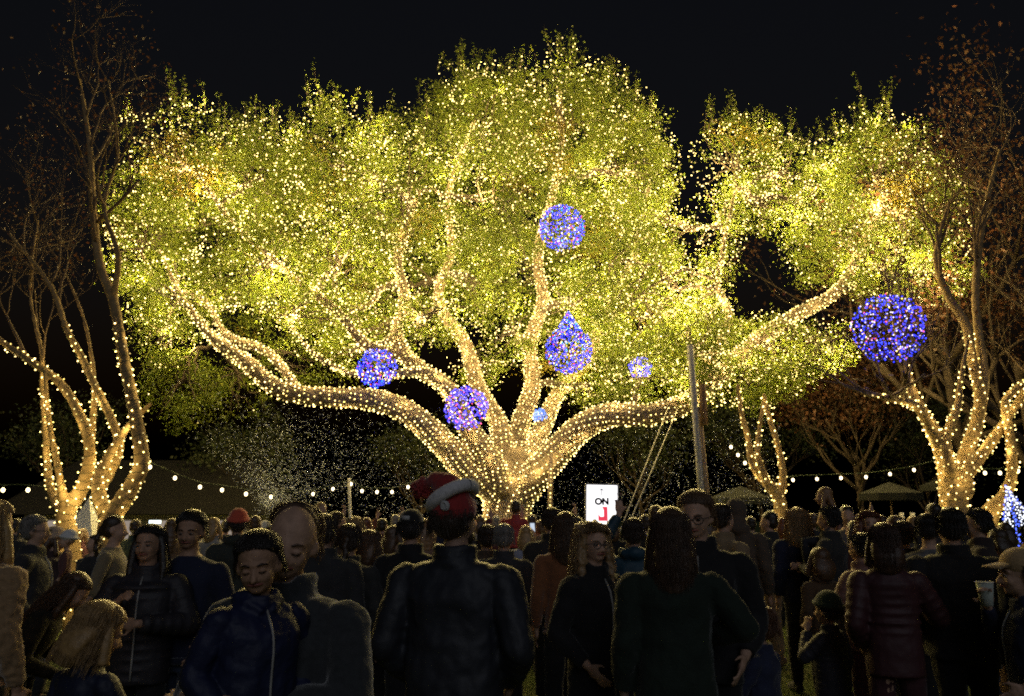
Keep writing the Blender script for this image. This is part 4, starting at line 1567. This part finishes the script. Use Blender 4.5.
person('blond child with shoulder length hair and a dark coat, lower left', 95, 600, 3.4, 25, NAVY, 'nylon', BLK, BLOND, sex='f', child=1, top='jacket', hair='bob', near=1, arms=('down', 'fwd'), head=(15, 18, 8))
person('person with a brown ponytail and tan sweater behind the dark haired woman', 117, 515, 7.0, 80, (.20, .16, .10), 'knit', BLK, DKBROWN, sex='f', top='sweater', hair='pony', arms=('pocket', 'pocket'))
person('woman with long dark hair facing the camera, hand on the chest of her puffer jacket', 152, 523, 4.7, 172, (.022, .02, .026), 'nylon', BLK, BLACKH, 'tan', sex='f', top='puffer', hair='long', hlen=.70, near=1, face=1, arms=('hold', 'chest'), head=(8, 0, 4))
person('dark haired man facing the camera between the puffer woman and the boy', 193, 509, 4.9, 185, NAVY, legs=JEAN, skin='tan', sex='m', top='sweater', hair='short', near=1, face=1, arms=('pocket', 'down'), head=(-8, 8, 0))
person('person in an orange red knit beanie and dark hoodie seen from behind', 239, 508, 7.6, -20, (.03, .035, .03), legs=BLK, hairc=DKBROWN, hatc=(.55, .09, .05), top='hoodie', hat='beanie', hair='short', near=1)
person('balding man in a dark fleece hugging the boy in blue', 291, 500, 2.55, 200, (.035, .038, .042), 'knit', BLK, (.10, .06, .04), sex='m', bulk=1.12, top='jacket', hair='bald', near=1, face=1, shut=1, arms=('hold', 'hold'), head=(-25, 12, -8))
person('boy in a blue hooded jacket held against the balding man', 264, 529, 2.32, 135, (.008, .012, .045), 'nylon', (.01, .012, .03), BLACKH, 'tan', H=.94, sex='m', child=1, bulk=1.12, top='jacket', hair='short', near=1, face=1, shut=1, hoodblob=1, arms=('pocket', 'pocket'), head=(38, 12, 6))
person('man in a dark jacket seen from behind, just right of the balding man', 326, 513, 5.4, 5, (.03, .03, .033), legs=BLK, hairc=DKBROWN, top='jacket', near=1, bulk=1.05)
person('toddler with blond hair riding high on shoulders under the festoon bulbs', 322, 502, 11.0, 120, (.4, .3, .25), hairc=BLOND, H=.8, child=2, pose='sit', top='sweater', hair='short')
person('man carrying the blond toddler on his shoulders', 322, 517, 11.1, 20, CHAR, top='jacket', arms=('up', 'up'), hairc=DKBROWN)
person('man with tousled brown hair looking right, under the thin pale pole', 338, 511, 8.6, 60, (.09, .07, .05), hairc=BROWN, top='jacket', hair='short', near=1)
person('woman with a light blond bob left of the capped man', 357, 516, 8.2, 10, (.10, .06, .04), hairc=BLOND, sex='f', top='coat', hair='bob', near=1)
person('woman with a dark braid hanging down her back', 350, 523, 5.6, 0, (.03, .026, .024), legs=BLK, hairc=DKBROWN, sex='f', top='jacket', hair='braid', near=1)
person('person in a maroon jacket right of the woman with the braid', 371, 529, 5.9, 25, (.055, .016, .03), legs=BLK, hairc=BROWN, sex='f', top='jacket', hair='bob', near=1)
person('woman with a fur trimmed collar left of the capped man', 395, 525, 7.2, 40, (.13, .085, .05), 'knit', BLK, BROWN, sex='f', top='fuzzy', hair='bob')
person('man in a black cap with a pale patch, left of the bobble hat', 412, 507, 5.6, 15, BLK, legs=BLK, hatc=BLK, hairc=BLACKH, hat='cap', hair='short', near=1, top='jacket', patch='back')
person('big man in a red and white bobble hat and dark jacket, centre front', 457, 484, 3.45, 14, (.020, .022, .030), 'nylon', (.015, .018, .03), DKBROWN, hatc=(.30, .03, .03), hat2=(.62, .60, .62), sex='m', bulk=1.10, top='jacket', hat='bobble', hair='short', near=1, beard=1, arms=('pocket', 'pocket'), head=(22, -4, 0))
person('man with short grey hair seen from behind below the oak trunk', 504, 523, 6.6, 5, (.035, .035, .04), legs=BLK, hairc=GREY, top='jacket', hair='short', near=1)
person('dark haired person close behind the shoulder of the bobble hat man', 487, 524, 6.9, -10, (.10, .07, .05), hairc=DKBROWN, hair='short', near=1, top='jacket')
person('child in a red jacket raised on shoulders in front of the oak trunk', 516, 500, 10.5, 10, (.38, .04, .04), 'nylon', NAVY, DKBROWN, H=1.05, child=1, pose='sit', top='jacket', hair='short', arms=('down', 'down'))
person('person in a red cap carrying the child in red', 505, 517, 10.6, 5, (.10, .03, .03), hatc=(.30, .03, .03), hairc=DKBROWN, hat='cap', top='jacket', hair='short', arms=('up', 'up'))
person('tall man with dark wavy hair left of the woman in the rust sweater', 551, 507, 7.4, -15, (.025, .022, .02), legs=BLK, hairc=DKBROWN, top='jacket', hair='short', near=1)
person('woman with straight brown hair in a rust sweater', 565, 511, 6.0, 0, (.22, .085, .035), 'knit', BLK, BROWN, band=(.28, .16, .09), sex='f', top='sweater', hair='long', hlen=.80, near=1)
person('woman with wavy blond hair and glasses in a dark coat, in front of the sign', 593, 521, 4.5, 140, BLK, legs=BLK, hairc=(.30, .19, .09), sex='f', top='coat', hair='curly', glasses=1, near=1, face=1, arms=('pocket', 'pocket'), head=(15, 0, 0))
person('person in a blue hooded jacket raising an open hand right of the sign', 633, 517, 6.1, 5, (.012, .045, .075), 'nylon', BLK, DKBROWN, top='hoodie', hair='short', near=1, arms=(((.15, .10, .87), (.050, .13, 1.03)), 'down'))
person('woman with long straight dark hair and a dark green coat, elbow out', 669, 506, 3.8, 4, (.013, .022, .016), 'cloth', BLK, (.075, .040, .022), sex='f', bulk=1.06, top='coat', hair='long', hlen=.79, near=1, arms=('down', ((.188, -.01, .685), (.100, .13, .635))))
person('tall man in glasses and dark jacket turned to the camera beside the wooden pole', 695, 489, 4.2, 195, (.018, .017, .02), legs=BLK, hairc=(.14, .08, .04), sex='m', bulk=1.03, top='jacket', hair='short', glasses=1, near=1, face=1, arms=('pocket', 'down'), head=(10, 10, 0))
person('bearded man in a tan jacket looking right past the tall man', 722, 503, 6.8, 60, (.24, .17, .10), legs=BLK, hairc=DKBROWN, top='jacket', hair='short', near=1)
person('man in a dark hood standing behind the tan jacket', 736, 498, 7.8, 30, (.08, .06, .045), hairc=DKBROWN, top='hoodie', hood=1)
person('man in a dark jacket and khaki trousers looking left below the slim tree', 768, 511, 9.4, 300, (.025, .022, .024), legs=KHAKI, hairc=BLACKH, top='jacket', hair='short', arms=('pocket', 'pocket'), shoe=(.2, .12, .06))
person('woman with a curly blond mop of hair and a navy jacket', 796, 507, 8.0, 5, (.02, .02, .032), legs=(.03, .03, .04), hairc=(.32, .20, .09), sex='f', top='jacket', hair='curly', near=1)
person('dark haired man looking left with a child on his shoulders', 827, 505, 7.6, 310, (.03, .03, .03), legs=BLK, hairc=BLACKH, top='jacket', hair='short', near=1, arms=('hold', 'hold'))
person('long haired child riding on the dark haired man\'s shoulders', 823, 487, 7.7, 290, (.05, .055, .07), hairc=(.28, .15, .07), H=.95, sex='f', child=1, pose='sit', top='sweater', hair='long', hlen=.80, arms=('down', 'down'))
person('child in a brown hooded coat standing behind the child in the green beanie', 818, 547, 7.2, 350, (.09, .055, .03), legs=BLK, hairc=BROWN, child=1, sex='f', top='hoodie', hair='bob')
person('small child in a dark green beanie and puffer vest with pale sleeves', 826, 591, 5.4, 320, (.03, .03, .045), 'nylon', (.012, .02, .06), DKBROWN, hatc=(.03, .05, .028), child=1, top='puffer', hat='beanie', hair='short', near=1, arms=('mouth', 'down'))
person('woman with a dark ponytail in a dusty pink puffer jacket', 859, 532, 6.0, 330, (.20, .10, .08), 'nylon', MAROON, BLACKH, sex='f', top='puffer', hair='pony', near=1, arms=('hold', 'hold'))
person('woman in a maroon puffer holding a paper cup', 882, 522, 4.9, 12, (.05, .016, .02), 'nylon', (.05, .016, .02), (.06, .028, .016), sex='f', bulk=.95, top='puffer', hair='bob', near=1, arms=('pocket', ((.175, .03, .66), (.135, .20, .70))))
person('red haired woman facing the camera behind the maroon puffer', 868, 510, 7.6, 190, (.10, .04, .03), hairc=AUBURN, sex='f', top='jacket', hair='curly', near=1, face=1)
person('person in a red brown jacket pointing an arm up', 893, 515, 8.4, 290, (.22, .06, .035), hairc=BROWN, top='jacket', hair='short', arms=('up', 'down'))
person('dark haired person next to the red haired woman, seen from behind', 901, 520, 6.6, 0, (.03, .025, .025), hairc=DKBROWN, top='jacket', hair='short', near=1)
person('person in a grey plaid shirt left of the big man in black', 926, 513, 6.3, 30, (.16, .16, .17), 'plaid', BLK, BLACKH, top='sweater', hair='short', near=1)
person('big broad man in black with short black hair, right front', 948, 507, 5.1, 10, (.014, .014, .016), 'cloth', BLK, BLACKH, sex='m', bulk=1.2, top='jacket', hair='short', near=1, arms=('pocket', 'pocket'))
person('dark haired man looking left under the right bare tree', 975, 508, 6.6, 300, (.03, .02, .02), hairc=BLACKH, top='jacket', hair='short', near=1)
person('child in a pink and blue jacket lit by the cone of lights', 995, 528, 8.6, 340, (.45, .16, .28), 'nylon', NAVY, DKBROWN, child=1, sex='f', top='puffer', hair='bob')
person('person in a sparkly blue jacket in front of the cone of lights', 1004, 522, 9.2, 20, (.03, .05, .16), 'nylon', NAVY, DKBROWN, sex='f', top='jacket', hair='bob')
person('child in a tan baseball cap holding a drink, right edge', 1017, 546, 4.5, 285, NAVY, 'cloth', BLK, DKBROWN, hatc=(.40, .27, .14), child=1, sex='m', top='jacket', hat='cap', hair='short', near=1, face=1, arms=('pocket', 'mouth'))
person('person in a dark hooded jacket cut by the right edge', 1034, 520, 4.6, 0, (.02, .02, .022), legs=BLK, hairc=DKBROWN, top='hoodie', hair='short', near=1)
person('reddish haired child in a navy jacket reaching for a blue glow stick', 758, 605, 4.5, 310, (.02, .026, .06), 'cloth', (.01, .012, .04), (.16, .07, .03), child=1, sex='m', top='jacket', hair='short', near=1, arms=('fwd', 'fwd'))

# ---- the crowd behind: (px, ytop, d, face, hair style, hair, top style, colour, hat colour, arms, label)
FAR = [
    (18, 518, 11, 20, 'short', BLACKH, 'jacket', CHAR, None, 'down', 'man in charcoal seen past the blond woman at the left edge'),
    (84, 528, 12.5, 30, 'bob', BROWN, 'jacket', (.10, .04, .05), None, 'down', 'woman in a plum jacket between the two lit left trunks'),
    (95, 534, 9.0, 200, 'short', DKBROWN, 'hoodie', CHAR, None, 'pocket', 'short person in a charcoal hoodie right of the white hatted baby'),
    (137, 519, 11.5, 10, 'short', DKBROWN, 'jacket', (.03, .05, .04), None, 'down', 'man in dark green left of the long haired puffer woman'),
    (172, 518, 11, 330, 'long', BROWN, 'coat', (.16, .10, .06), None, 'down', 'woman in a camel coat far behind the dark haired pair'),
    (215, 517, 10, 20, 'bob', BLOND, 'jacket', (.30, .28, .26), None, 'hold', 'fair haired woman in a pale jacket left of the orange beanie'),
    (226, 520, 12.5, 340, 'short', BLACKH, 'jacket', NAVY, None, 'down', 'man in navy far behind the orange beanie'),
    (256, 515, 10.5, 0, 'short', BROWN, 'jacket', (.09, .08, .07), None, 'pocket', 'man in grey right of the orange beanie'),
    (266, 520, 13, 30, 'none', BROWN, 'jacket', CHAR, (.5, .5, .48), 'down', 'person in a white beanie far behind the balding man'),
    (310, 517, 12, 350, 'bob', DKBROWN, 'coat', BLK, None, 'down', 'woman in black left of the man with the toddler'),
    (366, 517, 10.5, 340, 'long', AUBURN, 'jacket', (.05, .04, .03), None, 'down', 'auburn haired woman right of the blond bob'),
    (383, 518, 12, 20, 'short', BLACKH, 'jacket', (.14, .05, .03), None, 'up', 'person with both arms raised in the snow spray'),
    (396, 514, 13, 10, 'short', GREY, 'jacket', CHAR, None, 'phone', 'grey haired man filming the snow spray with raised hands'),
    (425, 518, 9.5, 330, 'curly', (.28, .16, .08), 'jacket', (.2, .12, .09), None, 'down', 'curly fair haired woman right of the black cap'),
    (437, 514, 12, 20, 'short', DKBROWN, 'hoodie', NAVY, None, 'down', 'man in a navy hoodie hidden behind the bobble hat man'),
    (470, 517, 11, 10, 'short', BLACKH, 'jacket', CHAR, (.35, .05, .04), 'down', 'person in a dull red beanie right of the bobble hat'),
    (480, 515, 13, 350, 'bob', BROWN, 'jacket', (.35, .30, .28), None, 'phone', 'woman in a pale jacket filming the trunk'),
    (526, 525, 9.5, 10, 'bob', BLOND, 'jacket', (.28, .30, .42), None, 'hold', 'fair haired woman in a pale blue jacket under the child in red'),
    (532, 514, 12.5, 20, 'short', BROWN, 'jacket', (.06, .045, .03), None, 'down', 'brown haired man near the slender lamp pole'),
    (541, 519, 10.5, 330, 'short', (.20, .12, .06), 'jacket', (.2, .14, .09), None, 'phone', 'sandy haired person filming left of the tall wavy haired man'),
    (578, 516, 10, 40, 'short', BLACKH, 'jacket', CHAR, None, 'down', 'man in charcoal between the rust sweater and the sign'),
    (583, 521, 7.8, 20, 'short', DKBROWN, 'jacket', MAROON, None, 'down', 'short haired person in maroon tucked behind the wavy blond woman'),
    (612, 519, 11, 0, 'bob', BROWN, 'coat', BLK, None, 'down', 'woman in a black coat just under the sign'),
    (645, 514, 10, 350, 'short', DKBROWN, 'jacket', (.07, .05, .04), None, 'down', 'man in brown left of the long straight haired woman'),
    (656, 505, 9, 20, 'short', BROWN, 'jacket', CHAR, None, 'pocket', 'brown haired man peeking over the long straight haired woman'),
    (708, 515, 11, 340, 'curly', BROWN, 'jacket', NAVY, None, 'down', 'curly brown haired woman behind the tall man in glasses'),
    (750, 516, 11.5, 10, 'short', BLACKH, 'jacket', (.12, .11, .10), None, 'down', 'man in light grey left of the khaki trousers'),
    (782, 517, 12.5, 20, 'bob', AUBURN, 'jacket', (.30, .10, .05), None, 'down', 'red haired woman in orange behind the slim lit trunk'),
    (811, 513, 11.5, 350, 'short', BROWN, 'jacket', CHAR, None, 'down', 'brown haired man between the blond mop and the shoulder rider'),
    (846, 505, 10, 200, 'short', BLACKH, 'sweater', (.10, .09, .09), None, 'down', 'man in grey facing the camera right of the shoulder rider'),
    (853, 520, 9, 320, 'long', DKBROWN, 'jacket', (.05, .03, .03), None, 'phone', 'dark haired woman in brown filming right of the shoulder rider'),
    (880, 515, 11.5, 0, 'short', DKBROWN, 'jacket', NAVY, None, 'down', 'man in navy behind the red haired woman'),
    (912, 516, 11, 20, 'bob', BLOND, 'jacket', (.10, .09, .08), None, 'down', 'blond woman by the narrow white banners'),
    (932, 503, 9.5, 350, 'short', BLACKH, 'jacket', CHAR, None, 'down', 'tall dark haired man left behind the big man in black'),
    (960, 515, 10.5, 20, 'short', BROWN, 'hoodie', (.06, .05, .05), None, 'down', 'man in a brown hoodie beside the forked lit trunk'),
    (985, 518, 11.5, 340, 'bob', DKBROWN, 'jacket', (.2, .06, .05), None, 'down', 'woman in a red jacket beside the cone of lights'),
    (-14, 515, 9.5, 30, 'short', DKBROWN, 'jacket', CHAR, None, 'down', 'dark figure cut by the left edge behind the blond woman'),
    (44, 524, 10.5, 350, 'long', BLOND, 'coat', (.08, .06, .05), None, 'down', 'fair long haired woman behind the man in the long coat'),
    (285, 516, 11, 10, 'short', DKBROWN, 'jacket', BLK, None, 'down', 'man in black, mostly hidden behind the balding man'),
    (300, 518, 13.5, 350, 'bob', BROWN, 'jacket', (.15, .08, .07), None, 'down', 'woman in rose far behind the balding man'),
    (450, 518, 13, 0, 'short', BLACKH, 'jacket', (.05, .05, .06), None, 'down', 'man in slate grey hidden by the bobble hat'),
    (496, 516, 13.5, 15, 'short', GREY, 'jacket', (.04, .04, .045), None, 'down', 'grey haired man at the foot of the oak trunk'),
    (568, 514, 12.5, 340, 'short', BROWN, 'jacket', NAVY, None, 'up', 'person with raised arms left of the sign'),
    (683, 516, 12, 10, 'bob', DKBROWN, 'coat', (.10, .03, .04), None, 'down', 'woman in a wine red coat far behind at the rope ends'),
    (730, 517, 13, 350, 'short', BLACKH, 'jacket', CHAR, None, 'down', 'man far behind the dark hood by the wooden pole'),
    (838, 517, 13, 20, 'long', AUBURN, 'jacket', (.06, .05, .07), None, 'down', 'auburn long haired woman far behind the shoulder rider'),
    (870, 518, 13.5, 0, 'short', GREY, 'jacket', (.08, .08, .08), None, 'down', 'grey haired man far off below the long festoon row'),
    (950, 517, 12.5, 340, 'bob', BROWN, 'jacket', NAVY, None, 'down', 'woman in navy at the foot of the right bare tree'),
]
for px_, yt_, d_, fc_, hs_, hc_, ts_, tc_, hat_, arm_, lab_ in FAR:
    kw = dict(hair=hs_, top=ts_, sex='f' if hs_ in ('long', 'bob', 'curly') else 'm', arms=(arm_, arm_) if arm_ != 'phone' else ('hold', 'phone'))
    if hat_:
        kw['hat'] = 'beanie'
    person(lab_, px_, yt_, d_, fc_, tc_, hairc=hc_, hatc=hat_, group='people in the far crowd', **kw)


for k, pd in enumerate(PEOPLE):
    sp = pd['spec']
    key = str(sorted((a, b_) for a, b_ in sp.items()))
    d = pd['d']
    vox = .010 if (d < 5.2 and sp.get('near')) else (.014 if d < 9 else .018)
    key += str(vox)
    new = key not in PROTO
    if new:
        PROTO[key] = [list(t) for t in person_parts(key, sp, vox)]
        for t in PROTO[key]:
            t.append(False)
    pd['key'] = key
flush_remesh()
BARE = 1.0
for k, pd in enumerate(PEOPLE):
    sp = pd['spec']
    d = pd['d']
    top = P(pd['px'], pd['ytop'], d)
    lean = R(sp.get('lean', 0))
    hat_add = .016 if sp.get('hat') else .006
    frac = .53 + (.47 + hat_add) * math.cos(lean)
    drop = .255 if sp.get('pose') == 'kneel' else 0
    hs_add = {0: 0, 1: .04, 2: .075}[sp.get('child', 0)]
    frac += hs_add
    H = pd['H'] or top.z / (frac - drop)
    base = top.z - frac * H
    if not pd['H']:
        base = -drop * H
    f = R(pd['heading'])
    fwd = Vector((math.sin(f), math.cos(f), 0))
    loc = Vector((top.x, d, base)) - fwd * (.47 * math.sin(lean) * H)
    loc.z = base
    root = empty('person', loc, pd['label'], 'person', pd['cgroup'] or 'people in the night crowd')
    root.rotation_euler = (0, 0, -f)
    root.scale = (H / S0,) * 3
    mats = {'skin': SKIN[pd['c_skin']], 'hair': hairm(pd['hairc']), 'top': cloth(pd['c_top'], pd['tk']), 'legs': cloth(pd['c_legs']), 'shoe': cloth(pd['shoe'] or (.03, .03, .03)),
            'hat': cloth(pd['hatc'] or (.02, .02, .02), 'knit'), 'hat2': cloth(pd['hat2'] or (.5, .5, .5), 'knit'), 'patch': cloth(pd['c_patch'] or (.5, .5, .5)), 'band': cloth(pd['c_band'] or tuple(q * .7 for q in pd['c_top']), 'knit')}
    made = {}
    last_eye = None
    for t in PROTO[pd['key']]:
        nm, o, slot, par, used = t
        if used:
            o2 = o.copy()
            COL.objects.link(o2)
        else:
            o2 = o
            t[4] = True
        pr_ = root
        if par == '@top':
            pr_ = made['top']
        elif par == '@hair':
            pr_ = made['hair']
        elif par == '@hat':
            pr_ = made['hat']
        elif par == '@eye':
            pr_ = last_eye
        o2.parent = pr_
        o2.matrix_parent_inverse = Matrix.Identity(4)
        if slot:
            o2.material_slots[0].link = 'OBJECT'
            o2.material_slots[0].material = mats[slot]
            if par is None or slot not in made:
                made.setdefault(slot, o2)
        if nm == 'eye':
            last_eye = o2
    pd['root'] = root

# ------------------------------------------------------------------ things held in hands
def hand_at(lab, sd):
    pd = [q for q in PEOPLE if q['label'] == lab][0]
    a = pd['spec'].get('arms', ('down', 'down'))[0 if sd < 0 else 1]
    e, h = ARMS[a] if isinstance(a, str) else a
    v = Vector((sd * h[0], h[1], h[2])) + (Vector((sd * h[0], h[1], h[2])) - Vector((sd * e[0], e[1], e[2]))).normalized() * .035
    r = pd['root']
    return Matrix.Translation(r.location) @ r.rotation_euler.to_matrix().to_4x4() @ Vector(v * S0 * r.scale.x), r.rotation_euler.z


def paper_cup(lab, sd, text, c):
    p, rz = hand_at(lab, sd)
    root = empty('paper_cup', p - Vector((0, 0, .05)), text, 'cup')
    MB().tube([Vector((0, 0, 0)), Vector((0, 0, .125))], [.031, .044], 18).build('cup', cloth(c), root)
    MB().tube([Vector((.0445 * math.cos(t), .0445 * math.sin(t), .125)) for t in np.linspace(0, 2 * PI, 21)], .003, 6, False).build('rim', white_m, root)


paper_cup('woman in a maroon puffer holding a paper cup', 1, 'pale brown paper cup in the hand of the woman in the maroon puffer', (.30, .22, .15))
paper_cup('child in a tan baseball cap holding a drink, right edge', 1, 'pale clear cup held near the mouth by the child in the tan cap', (.45, .5, .45))
p, rz = hand_at('reddish haired child in a navy jacket reaching for a blue glow stick', -1)
gs = empty('glow_stick', p, 'blue glowing stick in the hand of the reddish haired child', 'glow stick')
MB().tube([Vector((.02, 0, -.02)), Vector((-.075, 0, .03))], .007, 8, True, True).build('glowing_tube', glow('blue_stick', (.06, .16, 1.0), 1.6), gs)
MB().tube([Vector((.045, 0, -.033)), Vector((.018, 0, -.019))], .009, 8).build('cap', white_m, gs)
for pd in list(PEOPLE):
    a = pd['spec'].get('arms', ('', ''))
    if a[1] == 'phone':
        p, rz = hand_at(pd['label'], 1)
        ph = empty('phone', p + Vector((0, 0, .03)), 'phone held up by the ' + pd['label'].split(' with raised')[0].split(' left of')[0].split(' right of')[0], 'phone', 'phones held up in the crowd')
        ph.rotation_euler = (R(-8), 0, rz)
        MB().box((0, 0, 0), (.075, .009, .155)).build('case', SOLE, ph, False)
        MB().box((0, -.006, 0), (.068, .002, .145)).build('screen', glow('phone_screen', (.75, .85, 1.0), .8), ph, False)

# ------------------------------------------------------------------ render settings
scene.view_settings.view_transform = 'Standard'
scene.view_settings.look = 'None'
scene.view_settings.gamma = 1
scene.view_settings.exposure = 0
scene.view_settings.use_curve_mapping = False
scene.render.engine = 'CYCLES'
c = scene.cycles
scene.render.filter_size = 2.0
c.filter_width = 2.0
c.max_bounces = 4
c.diffuse_bounces = 2
c.glossy_bounces = 2
c.transmission_bounces = 2
c.use_light_tree = True
c.sample_clamp_indirect = 4
c.use_denoising = False
print('COUNTS', NL, LAMP_N)
